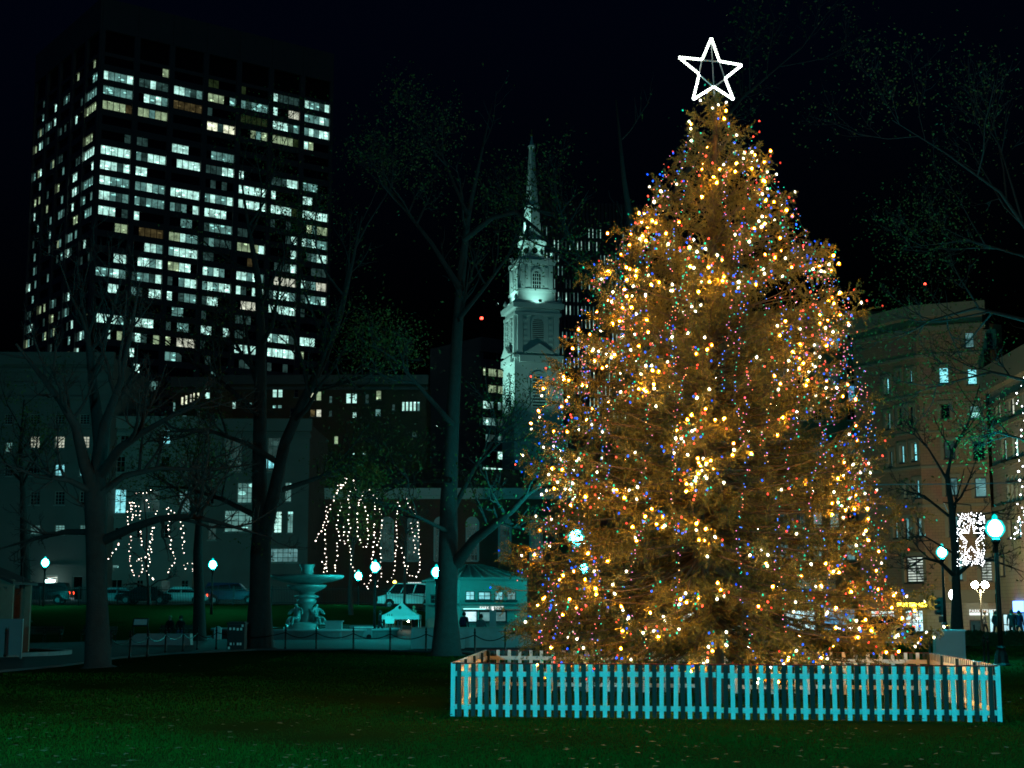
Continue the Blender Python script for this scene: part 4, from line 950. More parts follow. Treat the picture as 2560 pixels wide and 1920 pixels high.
for y in (965, 1000, 1072, 1205, 1420):
    c = MB(); z = ray_face(lfr, 130, y)[1]; fbox(c, lfr, 0, lfr[4], z, z + .35, .004, .3); c.build('string_course', 'stone', lb_)
q = MB(); p_ = at(128, 1438, 151); q.ball((p_.x, 150.6, p_.z - .6), .4, 1, 0, (1.6, .5, .6)); q.build('porch_lamp', 'porch_glow', lb_)
W = [(284, 1222, 315, 1284, 'c', (2, 2)), (446, 1226, 475, 1282, 'e', (2, 3)), (350, 1226, 400, 1282, 'd', (2, 2)), (404, 1074, 426, 1110, 'c', (2, 3)), (300, 1078, 322, 1110, '.', (2, 3)), (340, 1450, 357, 1470, '.', (2, 2)), (452, 1450, 470, 1472, '.', (2, 2)),
     (290, 1140, 312, 1180, '.', (2, 3)), (400, 1140, 424, 1180, '.', (2, 3)), (276, 1448, 304, 1500, '.', (2, 2)), (400, 1450, 425, 1500, 'd', (1, 1)), (278, 1412, 296, 1420, 't', (1, 1)), (340, 1310, 356, 1345, '.', (2, 3)), (400, 1310, 420, 1345, '.', (2, 3)), (285, 1318, 305, 1350, '.', (2, 3))]
mb_, mfr, mz = block('pale_building', 'pale stone building with tall glowing windows behind the fairy light tree', 263, 482, 1052, 155, 'stone_pale', W)
for y in (1122, 1206, 1296, 1384): c = MB(); z = ray_face(mfr, 370, y)[1]; fbox(c, mfr, 0, mfr[4], z, z + .4, .004, .3); c.build('string_course', 'stone_pale', mb_)
W = [(560, 1085, 605, 1180, 'd', (3, 3)), (668, 1085, 706, 1180, 'd', (3, 3)), (632, 1140, 692, 1172, 'c', (8, 1)), (592, 1206, 630, 1258, 't', (3, 4)), (640, 1206, 662, 1236, 'B', (2, 2)), (712, 1206, 728, 1254, 't', (2, 4)), (560, 1275, 630, 1330, 't', (4, 4)), (684, 1278, 704, 1332, 'B', (2, 6)), (718, 1278, 732, 1332, 't', (2, 4)), (515, 1140, 535, 1180, '.', (2, 3)), (515, 1215, 535, 1260, '.', (2, 3)), (668, 1370, 745, 1406, 'e', (6, 3)), (520, 1300, 540, 1350, 'd', (2, 3))]
block('balcony_building', 'grey building with a balcony and tall lit windows behind the twin-stemmed elm', 484, 768, 1058, 158, 'stone', W)
W = [(681, 967, 692, 993, 'B'), (695, 967, 706, 993, 'B'), (773, 978, 786, 1001, 'Y'), (790, 978, 803, 1001, 'y'), (823, 990, 830, 1007, 't'), (865, 983, 877, 1008, 'B'), (880, 983, 892, 1008, 'B'), (913, 985, 922, 1008, 'd'), (940, 976, 953, 1000, 'y'), (564, 1003, 573, 1012, 'B'), (577, 1003, 589, 1021, 'B'), (622, 1006, 629, 1021, 't'), (681, 1012, 690, 1020, 't'), (694, 1012, 704, 1020, 't'), (775, 1023, 787, 1042, 'a'), (790, 1023, 803, 1042, 'W'), (822, 1026, 830, 1040, 'd'), (881, 1030, 891, 1044, 'B'), (938, 1022, 952, 1040, 't'), (980, 1010, 987, 1026, 'd')]
W += [(1005 + i * 9.5, 1004, 1011 + i * 9.5, 1027, 'B' if i < 4 else 't') for i in range(5)] + [(835, 1090, 845, 1110, 'y'), (1030, 1080, 1042, 1092, 'd'), (880, 1132, 886, 1136, 'B'), (907, 1132, 913, 1136, 'B'), (725, 1020, 735, 1040, '.'), (735, 968, 745, 993, '.')]
W = [w + ((1, 2), 'trim') for w in W]
block('brick_apartments', 'long brown brick block with small lit windows behind the elms', 540, 1062, 946, 205, 'brick_brown', W, thick=12)
W = [(452, 992, 458, 1012, 'Y'), (462, 988, 468, 1010, 'Y'), (474, 985, 479, 1005, 'W'), (482, 982, 488, 1003, 'Y'), (492, 979, 498, 1000, 'Y'), (512, 972, 524, 996, 'B'), (432, 1005, 438, 1028, 't'), (455, 1038, 466, 1048, 't'), (493, 1025, 499, 1040, 'd'), (375, 968, 384, 978, 'd')]
block('brick_apartments', 'narrow brick block with a slanting row of lit windows between two elm stems', 420, 538, 952, 196, 'brick_brown', [w + ((1, 2), 'trim') for w in W], thick=10)

# ------------------------------------------------------------------ buildings on the right
W = [(1830, 1440, 1856, 1480, 'd'), (1990, 1440, 2030, 1476, 'e'), (2050, 1440, 2090, 1476, 'd'), (1960, 1525, 2040, 1580, 's', (3, 2)), (2060, 1520, 2140, 1580, 'b', (3, 2)), (2170, 1530, 2230, 1580, 'b', (2, 2)), (1830, 1525, 1930, 1580, 'e', (4, 2)), (1480, 1450, 1540, 1580, 'e', (3, 3)), (1560, 1520, 1660, 1580, 's', (4, 2)), (1700, 1525, 1800, 1585, 's', (4, 2)), (1400, 1370, 1440, 1440, 'e', (2, 3)), (1560, 1380, 1590, 1430, 'd', (2, 3)), (1640, 1380, 1670, 1430, 'd', (2, 3))]
W += [(x, y, x + 22, y + 40, random.choice('.de.d'), (2, 2)) for x in range(1950, 2200, 42) for y in (830, 920, 1010, 1100, 1190, 1280, 1360)]
W += [(2120, 962, 2180, 1004, 'b', (3, 2))]
W = [w for w in W if w[0] > 1615]
bb_, bfr, bz = block('shop_block', 'wide dark building with lit shop windows behind the decorated spruce', 1600, 2235, 792, 142, 'brownstone', W)
cp = [(at(2150, 1400, 127.5).x, 127.5), (at(2312, 1400, 121).x, 121.0), (at(2484, 1400, 119).x, 119.0)]
f1, f2 = frame(cp[0], cp[1]), frame(cp[1], cp[2])
brown = thing('corner_building', 'brown stone corner building with a yellow lit shop sign', 'building', (cp[1][0], cp[1][1], 0))
ztop = ray_face(f2, 2400, 775)[1]
W1 = [(2212, 945, 2224, 985, 'c'), (2243, 928, 2251, 955, 't'), (2271, 926, 2281, 955, 'c'), (2216, 1032, 2228, 1072, 't'), (2246, 1020, 2256, 1060, '.'), (2273, 1016, 2284, 1056, '.'), (2222, 1128, 2232, 1166, 't'), (2250, 1114, 2262, 1156, 'c'), (2280, 1108, 2294, 1152, 'c'), (2262, 1210, 2270, 1245, 'c'), (2288, 1200, 2300, 1244, 'c'), (2260, 1296, 2275, 1347, 'e'), (2290, 1294, 2306, 1342, 'e'), (2234, 1300, 2246, 1345, 'e'), (2262, 1390, 2310, 1456, 'l', (2, 2))]
W2 = [(2412, 830, 2434, 868, 'e'), (2466, 832, 2492 - 10, 870, '.'), (2347, 918, 2371, 957, 'c'), (2418, 921, 2442, 960, 'c'), (2424, 1013, 2450, 1046, 't'), (2352, 1010, 2374, 1045, '.'), (2360, 1102, 2388, 1146, 'd'), (2432, 1102, 2462, 1148, '.'), (2364, 1194, 2394, 1238, 'e'), (2437, 1194, 2466, 1242, 'e'), (2372, 1290, 2398, 1340, 'e'), (2440, 1290, 2466, 1340, '.'), (2380, 1392, 2406, 1450, 'e'), (2452, 1392, 2494 - 14, 1452, 'l', (2, 2))]
mk = lambda fr, W: [wpx(fr, *w[:4], KIND[w[4]], w[5] if len(w) > 5 else (1, 2), 'dark_frame') for w in W]
w1, w2 = mk(f1, W1), mk(f2, W2)
zs1 = ray_face(f2, 2400, 1475)[1]
facade(brown, f1, 0, f1[4], zs1, ztop, w1, 'brownstone', thick=10); facade(brown, f2, 0, f2[4], zs1, ztop, w2, 'brownstone', thick=12)
for fr, ws in ((f1, w1), (f2, w2)):
    for x in ws:
        s = MB(); a, b, c_, d = x[:4]; fw = .28
        fbox(s, fr, a - fw, a - .003, c_ - .1, d + fw, .003, .10); fbox(s, fr, b + .003, b + fw, c_ - .1, d + fw, .003, .10); fbox(s, fr, a - .002, b + .002, d + .003, d + fw, .003, .095); s.build('surround', 'limestone', brown)
    def pc(nm, *a): c = MB(); fbox(c, fr, *a); c.build(nm, 'limestone', brown)
    pc('cornice', -.3, fr[4] + .3, ztop - .5, ztop + .5, .005, .9); pc('frieze', -.2, fr[4] + .2, ztop - 1.6, ztop - 1.2, .005, .4)
    for y in (888, 1168, 1266): z = ray_face(f2, 2400, y)[1]; pc('string_course', 0, fr[4], z, z + .22, .005, .12)
    for y in (985, 1078): z = ray_face(f2, 2400, y)[1]; pc('string_course', 0, fr[4], z, z + .12, .005, .09)
    c = MB(); fbox(c, fr, 0, fr[4], zs1 - 1.0, zs1 - .003, -.5, .35); fbox(c, fr, -.1, fr[4] + .1, zs1 - .35, zs1 - .004, .352, .55); c.build('shop_cornice', 'limestone', brown)
rb = at(2312, 710, 128); q = MB(); q.tube([(rb.x, 128, ztop), (rb.x, 128, rb.z)], .06, 5); q.build('mast', 'iron', brown); q = MB(); q.ball((rb.x, 128, rb.z), .13, 1); q.build('beacon', 'red_beacon', brown)
# shop front level
zs0 = zs1 - 1.0
s1 = [(2170, 1525, 2236, 1588, 's', (3, 1)), (2256, 1524, 2329 - 22, 1590, 's', (3, 2))]; s2 = [(2352, 1505, 2366, 1585, 'e', (1, 2)), (2424, 1550, 2462, 1592, 'd', (1, 1)), (2474, 1525, 2483, 1590, 's', (1, 1))]
facade(brown, f1, 0, f1[4], 0, zs0, mk(f1, s1), 'limestone', thick=9, dep=.4); facade(brown, f2, 0, f2[4], 0, zs0, mk(f2, s2), 'limestone', thick=11, dep=.4)
# rolled shutter and its signs
sh = MB(); a, b = ray_face(f2, 2415, 1500)[0], ray_face(f2, 2470, 1500)[0]; z1_, z0_ = ray_face(f2, 2440, 1496)[1], ray_face(f2, 2440, 1527)[1]
for i in range(9): z = z0_ + (z1_ - z0_) * i / 9; fbox(sh, f2, a, b, z, z + (z1_ - z0_) / 9 * .8, .02, .10)
sh.build('shutter', 'shutter', brown)
r2 = math.atan2(f2[3], f2[2]); r1 = math.atan2(f1[3], f1[2])
def board(fr, px0, py0, px1, py1, m, d=.12, name='sign_board'):
    a, b = ray_face(fr, px0, (py0 + py1) / 2)[0], ray_face(fr, px1, (py0 + py1) / 2)[0]; z1, z0 = ray_face(fr, (px0 + px1) / 2, py0)[1], ray_face(fr, (px0 + px1) / 2, py1)[1]
    q = MB(); fbox(q, fr, a, b, z0, z1, .02, d); return q.build(name, m, brown), (a, b, z0, z1)
_, e = board(f2, 2424, 1526, 2470, 1530, 'paint_red'); text_part(brown, 'PARK STREET', .34, fp(f2, e[0] + 1.0, (e[2] + e[3]) / 2, .14), r2, 'sign_white')
board(f2, 2424, 1532, 2470, 1538, 'sign_white')
_, e = board(f1, 2256, 1502, 2318, 1520, 'sign_glow')
fs = (e[3] - e[2])
text_part(brown, 'HOT BAGELS', fs * .98, fp(f1, (e[0] + e[1]) / 2 - .1, (e[2] + e[3]) / 2, .2), r1, 'neon_yellow', .05)
rp = at(2331, 1507, 119.6); q = MB(); rgp = [Vector((rp.x + .30 * math.cos(a), 119.6 + .12 * math.cos(a), rp.z + .44 * math.sin(a))) for a in np.linspace(0, 6.283, 17)]; q.tube(rgp, .15, 8, cap=False); q.build('ring_sign', mat('ring', (.75, .55, .12), .5), brown, smooth=True)
q = MB(); q.tube([Vector((rp.x, 119.6, rp.z + .5)), Vector((rp.x, 119.6, rp.z + .75)), Vector((rp.x + .3, 120.8, rp.z + .8))], .04, 5); q.build('bracket', 'iron', brown)
text_part(brown, 'SCHOOL', .55, fp(f1, (w1[-1][0] + w1[-1][1]) / 2 + .9, w1[-1][3] - .9, -.2), r1, 'dark_frame', .005)
# right-hand stone building
gf = frame((at(2484, 1400, 119).x, 118.2), (at(2640, 1400, 104).x, 104)); grey = thing('stone_building', 'grey stone building with narrow paired windows at the right edge', 'building', (gf[0], gf[1], 0))
W3 = [(2489, 990, 2500, 1046, 'W'), (2521, 982, 2535, 1038, 'W'), (2556, 972, 2572, 1030, 't'), (2504, 1096, 2516, 1150, 'B'), (2531, 1088, 2545, 1142, 'B'), (2562, 1080, 2576, 1134, 't')]
W3 += [(2517 + i * 10.5, 1188 - i * 1.5, 2523 + i * 10.5, 1203 - i * 1.5, 'c') for i in range(5)] + [(2518 + i * 10.5, 1212 - i, 2525 + i * 10.5, 1256 - i, 'c') for i in range(5)] + [(2520, 1300, 2530, 1345, 'e'), (2540, 1298, 2552, 1345, 'c'), (2500, 1380, 2512, 1440, 'd'), (2545, 1530, 2580, 1590, 'b'), (2500, 1534, 2530, 1590, 's')]
gz1 = ray_face(gf, 2490, 965)[1]
facade(grey, gf, 0, gf[4], 0, gz1, [wpx(gf, *w[:4], KIND[w[4]], (1, 2), 'dark_frame') for w in W3], 'limestone', thick=8)
def pg(nm, *a): c = MB(); fbox(c, gf, *a); c.build(nm, 'limestone', grey)
pg('cornice', -.2, gf[4] + .2, gz1 - .3, gz1 + 1.6, .005, .7); pg('frieze', -.1, gf[4], gz1 - 1.6, gz1 - 1.3, .005, .25)
for y in (1062, 1165, 1270): z = ray_face(gf, 2520, y)[1]; pg('string_course', 0, gf[4], z, z + .3, .005, .2)
e0 = ray_face(gf, 2540, 1518); q = MB(); fbox(q, gf, e0[0] - .1, e0[0] + 2.0, e0[1] - .35, e0[1] + .45, .02, .2); q.build('sign_board', 'neon_blue', grey)
# ------------------------------------------------------------------ people
def figure_mesh(name, joints, edges, mats_fn, mats, root='pelvis', sub=1):
    names = list(joints); me = bpy.data.meshes.new(name); me.from_pydata([joints[n][:3] for n in names], [(names.index(a), names.index(b)) for a, b in edges], [])
    o = bpy.data.objects.new('tmp', me); COL.objects.link(o); sk = o.modifiers.new('s', 'SKIN'); sk.use_smooth_shade = True
    for n, v in zip(names, me.skin_vertices[0].data): r = joints[n][3]; v.radius = r if isinstance(r, tuple) else (r, r); v.use_root = (n == root)
    ss = o.modifiers.new('u', 'SUBSURF'); ss.levels = sub; ss.render_levels = sub
    dg = bpy.context.evaluated_depsgraph_get(); out = bpy.data.meshes.new_from_object(o.evaluated_get(dg)); bpy.data.objects.remove(o)
    out.materials.clear()
    for m in mats: out.materials.append(MATS[m])
    for p in out.polygons: p.material_index = mats_fn(p.center)
    return out
def person(label, loc, rz, pose, top, legs, hair='hair_dark', extra=None, h=1.72):
    s = h / 1.72; t = thing('person', label, 'person', loc, rz)
    if pose == 'sit':   # faces -y, seat at z=.45
        J = {'pelvis': (0, 0, .52, .15), 'spine': (0, .02, .78, (.16, .12)), 'chest': (0, -.02, 1.02, (.18, .13)), 'neck': (0, -.05, 1.2, .06), 'head': (0, -.07, 1.33, .095), 'crown': (0, -.07, 1.43, .07)}
        for k, x in (('l', -1), ('r', 1)): J.update({'hip' + k: (.1 * x, -.06, .52, .11), 'knee' + k: (.13 * x, -.48, .52, .075), 'ank' + k: (.13 * x, -.50, .09, .05), 'toe' + k: (.14 * x, -.66, .045, .04), 'sh' + k: (.19 * x, -.01, 1.08, .07), 'el' + k: (.25 * x, -.10, .82, .052), 'wr' + k: (.12 * x, -.32, .70, .036), 'hand' + k: (.08 * x, -.38, .66, .035)})
    else:
        st = .12 if pose == 'walk' else .0
        J = {'pelvis': (0, 0, .93, .15), 'spine': (0, .01, 1.12, (.15, .11)), 'chest': (0, 0, 1.32, (.18, .13)), 'neck': (0, -.01, 1.47, .06), 'head': (0, -.03, 1.58, .092), 'crown': (0, -.03, 1.67, .07)}
        for k, x in (('l', -1), ('r', 1)): J.update({'hip' + k: (.1 * x, 0, .88, .10), 'knee' + k: (.11 * x, -.03 - st * x, .50, .072), 'ank' + k: (.11 * x, .02 - st * 1.6 * x, .09, .05), 'toe' + k: (.13 * x, -.13 - st * 1.6 * x, .045, .04), 'sh' + k: (.19 * x, 0, 1.40, .07), 'el' + k: (.25 * x, .03, 1.12, .052), 'wr' + k: (.23 * x, -.10 + (.0 if pose != 'hold' else -.12), .90 + (.0 if pose != 'hold' else .12), .036), 'hand' + k: (.21 * x, -.14 - (.0 if pose != 'hold' else .12), .83 + (.0 if pose != 'hold' else .15), .035)})
    J = {k: (v[0] * s, v[1] * s, v[2] * s, v[3]) for k, v in J.items()}
    E_ = [('pelvis', 'spine'), ('spine', 'chest'), ('chest', 'neck'), ('neck', 'head'), ('head', 'crown')]
    for k in 'lr': E_ += [('pelvis', 'hip' + k), ('hip' + k, 'knee' + k), ('knee' + k, 'ank' + k), ('ank' + k, 'toe' + k), ('chest', 'sh' + k), ('sh' + k, 'el' + k), ('el' + k, 'wr' + k), ('wr' + k, 'hand' + k)]
    zn, hp = J['neck'][2], J['pelvis'][2]
    hands = [Vector(J['hand' + k][:3]) for k in 'lr']
    def mf(c):
        if c.z > zn or min((c - q).length for q in hands) < .055: return 0
        if c.z > hp - .06 and not (pose == 'sit' and c.y < -.2 and c.z < .62 and abs(c.x) < .2 and c.z < hp + .1): return 1
        return 2 if c.z > .07 else 3
    link('body', figure_mesh('body', J, E_, mf, ['skin', top, legs, 'cloth_black']), t)
    hd = J['head']; q = MB(); q.lathe([(.015, .155), (.075, .125), (.108, .06), (.112, 0), (.10, -.055)], (hd[0], hd[1] + .022, hd[2]), 10); q.build('hair', hair, t, smooth=True) if False else None
    me = bpy.data.meshes.new('hair'); me.from_pydata([(a, b, c) for a, b, c in q.v], [], q.f); me.materials.append(MATS[hair]); me.polygons.foreach_set('use_smooth', [True] * len(q.f)); link('hair', me, t)
    f = MB()
    for x in (-.035, .035): f.ball((x, hd[1] - .098, hd[2] + .005), .012, 0)
    f.ball((0, hd[1] - .108, hd[2] - .02), .016, 0, 1); f.bar((-.025, hd[1] - .098, hd[2] - .05), (.025, hd[1] - .098, hd[2] - .05), .01, .008, 2)
    me = bpy.data.meshes.new('face'); me.from_pydata(f.v, [], f.f); [me.materials.append(MATS[x]) for x in ('hair_dark', 'skin', 'cloth_red')]; me.polygons.foreach_set('material_index', f.m); link('face', me, t)
    if extra == 'backpack':
        b = MB(); b.lathe([(.10, .98), (.17, 1.02), (.18, 1.25), (.14, 1.42), (.05, 1.46)], (0, .20, 0), 10, sy=.62); me = bpy.data.meshes.new('backpack'); me.from_pydata(b.v, [], b.f); me.materials.append(MATS['cloth_navy']); link('backpack', me, t)
    return t

# ------------------------------------------------------------------ station kiosk
kD = 97.0; kf = frame((at(1150, 1500, kD).x, kD), (at(1318, 1500, kD).x, kD + .6)); ks = frame((at(1064, 1500, kD + 9).x, kD + 9), (at(1150, 1500, kD).x, kD))
kiosk = thing('station_kiosk', 'green copper and glass station kiosk with a glazed hip roof right of the elm', 'kiosk', (kf[0], kf[1], 0))
zk = lambda y: ray_face(kf, 1230, y)[1]
kw = [wpx(kf, 1165, 1478, 1187, 1500, 'lit_c', (2, 2), 'dark_frame'), wpx(kf, 1196, 1479, 1228, 1500, 'lit_c', (2, 2), 'dark_frame'), wpx(kf, 1238, 1479, 1258, 1500, 'lit_c', (2, 2), 'dark_frame'), wpx(kf, 1268, 1479, 1290, 1500, 'lit_cd', (2, 2), 'dark_frame'),
      wpx(kf, 1158, 1527, 1194, 1556, 'lit_shop', (1, 1), 'dark_frame'), wpx(kf, 1197, 1527, 1268, 1556, 'lit_cd', (2, 1), 'dark_frame')]
facade(kiosk, kf, 0, kf[4], 0, zk(1449), kw, 'copper', thick=8, dep=.25)
kw2 = [wpx(ks, 1075, 1486, 1088, 1512, 'dark_glass', (1, 2), 'dark_frame'), wpx(ks, 1098, 1484, 1112, 1512, 'dark_glass', (1, 2), 'dark_frame')]
facade(kiosk, ks, 0, ks[4], 0, zk(1449), kw2, 'copper', thick=.3, dep=.2)
c = MB()
for fr in (kf, ks): fbox(c, fr, -.12, fr[4] + .12, zk(1449), zk(1444), -.4, .25); fbox(c, fr, 0, fr[4], zk(1511), zk(1507), .004, .14)
c.build('cornice', 'copper', kiosk)
B0, B1 = fp(kf, .0, 0, 0), fp(kf, kf[4], 0, 0); B3 = fp(ks, 0, 0, 0); zz0, zz1 = zk(1444), zk(1408); dv = B3 - B0; ctr = (B0 + B1) / 2 + dv * .5
rl = (ctr + (B1 - B0) * -.12, ctr + (B1 - B0) * .12)
up = lambda p, z: Vector((p.x, p.y, z)); A1, A2, A3, A4 = up(B0, zz0), up(B1, zz0), up(B1 + dv, zz0), up(B3, zz0); R1, R2 = up(rl[0], zz1), up(rl[1], zz1)
gm = mat('roof_glass', (.16, .33, .31), .25, spec=.6)
for quad in ((A1, A2, R2, R1), (A2, A3, R2, R2), (A3, A4, R1, R2), (A4, A1, R1, R1)):
    for i in range(6):
        a, b = quad[0].lerp(quad[1], i / 6), quad[0].lerp(quad[1], (i + 1) / 6); d, c_ = quad[3].lerp(quad[2], i / 6), quad[3].lerp(quad[2], (i + 1) / 6)
        p = MB(); p.face([a, b, c_, d] if (c_ - d).length > .01 else [a, b, d]); p.build('roof_pane', gm, kiosk)
    rb_ = MB()
    for i in range(7): rb_.bar(quad[0].lerp(quad[1], i / 6) + Vector((0, -.02, .04)), quad[3].lerp(quad[2], i / 6) + Vector((0, -.02, .04)), .09, .08)
    tag(rb_.build('glazing_bars', 'copper', kiosk), kind='stuff')
text_part(kiosk, 'PARK STREET', .26, fp(kf, (kw[5][0] + kw[5][1]) / 2 - .1, zk(1520), .08), math.atan2(kf[3], kf[2]), 'sign_white', .01)
q = MB(); fbox(q, kf, kw[4][0] - .1, kw[5][1] + .9, zk(1526) - .02, zk(1524), .02, .12); q.build('red_band', 'paint_red', kiosk)
q = MB(); fbox(q, kf, kw[4][0], kw[4][1] + .5, zk(1523), zk(1521.5), .02, .10); q.build('tube_light', 'tube_teal', kiosk)
# crowd barrier in front
bar = thing('crowd_barrier', 'low steel crowd barrier in front of the station kiosk', 'barrier', (at(1150, 1560, 92).x, 92, 0)); q = MB()
x0, x1 = at(1152, 1560, 92).x, at(1290, 1560, 92).x
for z in (.25, 1.0): q.tube([(x0, 92, z), (x1, 92, z)], .022, 6)
for i in range(24): x = x0 + (x1 - x0) * i / 23; q.tube([(x, 92, .25 if i % 8 else 0), (x, 92, 1.0)], .012, 4)
q.build('rails', 'metal_grey', bar)

# ------------------------------------------------------------------ canopy tent
tD = 104; c = at(1005, 1500, tD); gzt = gz(c.x, tD); tent = thing('canopy_tent', 'white pop-up canopy tent with a peaked roof on the plaza', 'tent', (c.x, tD, gzt)); hw = 1.22; ze, zp = at(1005, 1543, tD).z, at(1005, 1505, tD).z
for sx in (-1, 1):
    for sy in (-1, 1): q = MB(); q.tube([(c.x + sx * hw, tD + sy * hw, gzt), (c.x + sx * hw, tD + sy * hw, ze)], .025, 6); q.build('leg', 'white_paint', tent)
cs = [Vector((c.x + sx * (hw + .05), tD + sy * (hw + .05), ze + .12)) for sx, sy in ((-1, -1), (1, -1), (1, 1), (-1, 1))]; ap = Vector((c.x, tD, zp))
roof = MB()
for i in range(4):
    a, b = cs[i], cs[(i + 1) % 4]; N = 5
    for j in range(N):
        t0, t1 = j / N, (j + 1) / N; sg = lambda t: -.10 * math.sin(math.pi * t)
        p = [a.lerp(ap, t0), b.lerp(ap, t0), b.lerp(ap, t1), a.lerp(ap, t1)]
        for k, tt in ((0, t0), (1, t0), (2, t1), (3, t1)): p[k] = p[k] + Vector((0, 0, sg(tt)))
        roof.face(p)
ro = roof.build('roof', 'canvas', tent); val = MB()
for i in range(4):
    a, b = cs[i], cs[(i + 1) % 4]; val.face([a, b, b - Vector((0, 0, .26)), a - Vector((0, 0, .26))])
val.build('valance', 'canvas', tent)
tl = thing('work_lamp', 'small bright lamp hanging inside the canopy tent', 'lamp', (c.x + .45, tD, ze - .1)); q = MB(); q.ball((c.x + .45, tD, ze - .25), .07, 1); q.build('bulb', emit('work_bulb', (1, .85, .6), 140, True), tl); q = MB(); q.tube([(c.x + .45, tD, ze - .18), (c.x + .45, tD, ze + .3)], .012, 4); q.build('flex', 'iron', tl)
tb = thing('trestle_table', 'trestle table under the canopy tent', 'table', (c.x, tD, gzt)); q = MB(); q.box((c.x + .1, tD + .2, gzt + .74), (1.5, .6, .05)); q.build('top', 'white_paint', tb)
for s in (-1, 1): q = MB(); q.bar((c.x + .1 + s * .6, tD, gzt), (c.x + .1 + s * .6, tD + .4, gzt + .72), .05, .05); q.bar((c.x + .1 + s * .6, tD + .4, gzt), (c.x + .1 + s * .6, tD, gzt + .72), .05, .05); q.build('trestle', 'timber', tb)
person('person in a dark coat standing under the canopy tent', (c.x - .1, tD - .5, gzt), R(10), 'hold', 'cloth_black', 'cloth_grey')
person('person in a tan jacket at the right post of the canopy tent', (c.x + .85, tD - .4, gzt), R(-50), 'stand', 'cloth_tan', 'cloth_black', 'hair_fair')
person('person in black walking past the post of the tent lamp', (at(950, 1560, 100).x, 100, .1), R(80), 'walk', 'cloth_black', 'cloth_black')
ea = thing('easel_sign', 'wooden folding easel sign leaning at the left post of the tent', 'sign', (at(973, 1560, 101).x, 101, gz(-8, 101))); X_ = ea.location.x; Zb = ea.location.z
q = MB(); q.bar((X_ - .2, 101, Zb), (X_ - .1, 101.1, Zb + 1.4), .05, .04); q.bar((X_ + .3, 101, Zb), (X_ + .15, 101.1, Zb + 1.4), .05, .04); q.bar((X_, 101.5, Zb), (X_, 101.1, Zb + 1.4), .05, .04); q.build('legs', 'timber', ea); q = MB(); q.box((X_ + .02, 101.02, Zb + 1.0), (.6, .03, .5), tilt=(R(-6), 0, 0)); q.build('panel', 'white_paint', ea)

# ------------------------------------------------------------------ fountain
fD = 100; fx = at(767, 1500, fD).x; zf = lambda y: at(767, y, fD).z
ft = thing('fountain', 'tiered bronze fountain with seated statues round its pedestal', 'fountain', (fx, fD, 0))
def ring(name, prof, n=24, m='bronze'): q = MB(); q.lathe(prof, (fx, fD, 0), n); return q.build(name, m, ft, smooth=True)
ring('pool_wall', [(6.0, 0), (6.0, .5), (6.15, .52), (6.15, .66), (5.7, .66), (5.7, .25), (.1, .24)], 40, 'granite')
ring('plinth', [(1.5, .2), (1.5, zf(1568)), (1.3, zf(1566)), (1.3, zf(1560)), (.9, zf(1555))], 16)
ring('pedestal', [(.50, zf(1562)), (.42, zf(1545)), (.40, zf(1515)), (.62, zf(1507)), (.66, zf(1500)), (.50, zf(1497)), (.80, zf(1494)), (.82, zf(1490)), (.55, zf(1487))], 16)
ring('lower_bowl', [(.5, zf(1488)), (.52, zf(1482)), (.75, zf(1478)), (1.18, zf(1470)), (1.30, zf(1464)), (1.26, zf(1462)), (.7, zf(1466))], 24)
ring('wide_basin', [(.5, zf(1464)), (.6, zf(1460)), (1.6, zf(1455)), (2.3, zf(1447)), (2.45, zf(1441)), (2.4, zf(1438)), (1.9, zf(1444)), (.3, zf(1446))], 32)
ring('upper_stem', [(.3, zf(1446)), (.22, zf(1438)), (.45, zf(1432)), (.38, zf(1422)), (.5, zf(1414)), (.5, zf(1411)), (.1, zf(1412))], 14)
Jn = {'pelvis': (0, 0, .52, .16), 'spine': (0, .02, .80, .15), 'chest': (0, -.03, 1.05, .17), 'neck': (0, -.07, 1.24, .07), 'head': (0, -.10, 1.40, .12), 'hl': (-.12, -.08, .52, .13), 'kl': (-.18, -.5, .56, .10), 'al': (-.16, -.56, .06, .07), 'hr': (.12, -.08, .52, .13), 'kr': (.2, -.55, .5, .10), 'ar': (.28, -.7, .06, .07), 'sl': (-.22, 0, 1.1, .09), 'el': (-.42, -.12, .85, .07), 'wl': (-.34, -.36, .74, .05), 'sr': (.22, 0, 1.1, .09), 'er': (.5, -.05, 1.0, .07), 'wr': (.62, -.2, .72, .05), 'b': (0, .1, .2, .3)}
En = [('pelvis', 'spine'), ('spine', 'chest'), ('chest', 'neck'), ('neck', 'head'), ('pelvis', 'hl'), ('hl', 'kl'), ('kl', 'al'), ('pelvis', 'hr'), ('hr', 'kr'), ('kr', 'ar'), ('chest', 'sl'), ('sl', 'el'), ('el', 'wl'), ('chest', 'sr'), ('sr', 'er'), ('er', 'wr'), ('pelvis', 'b')]
sm = figure_mesh('statue', Jn, En, lambda c: 0, ['bronze'])
for k in range(4):
    a = R(-48 + 90 * k) - math.pi / 2 + R(10); o = link('statue', sm, ft); o.location = (.85 * math.cos(a), .85 * math.sin(a), zf(1566)); o.rotation_euler = (0, 0, a + math.pi / 2); o.scale = (1.05,) * 3

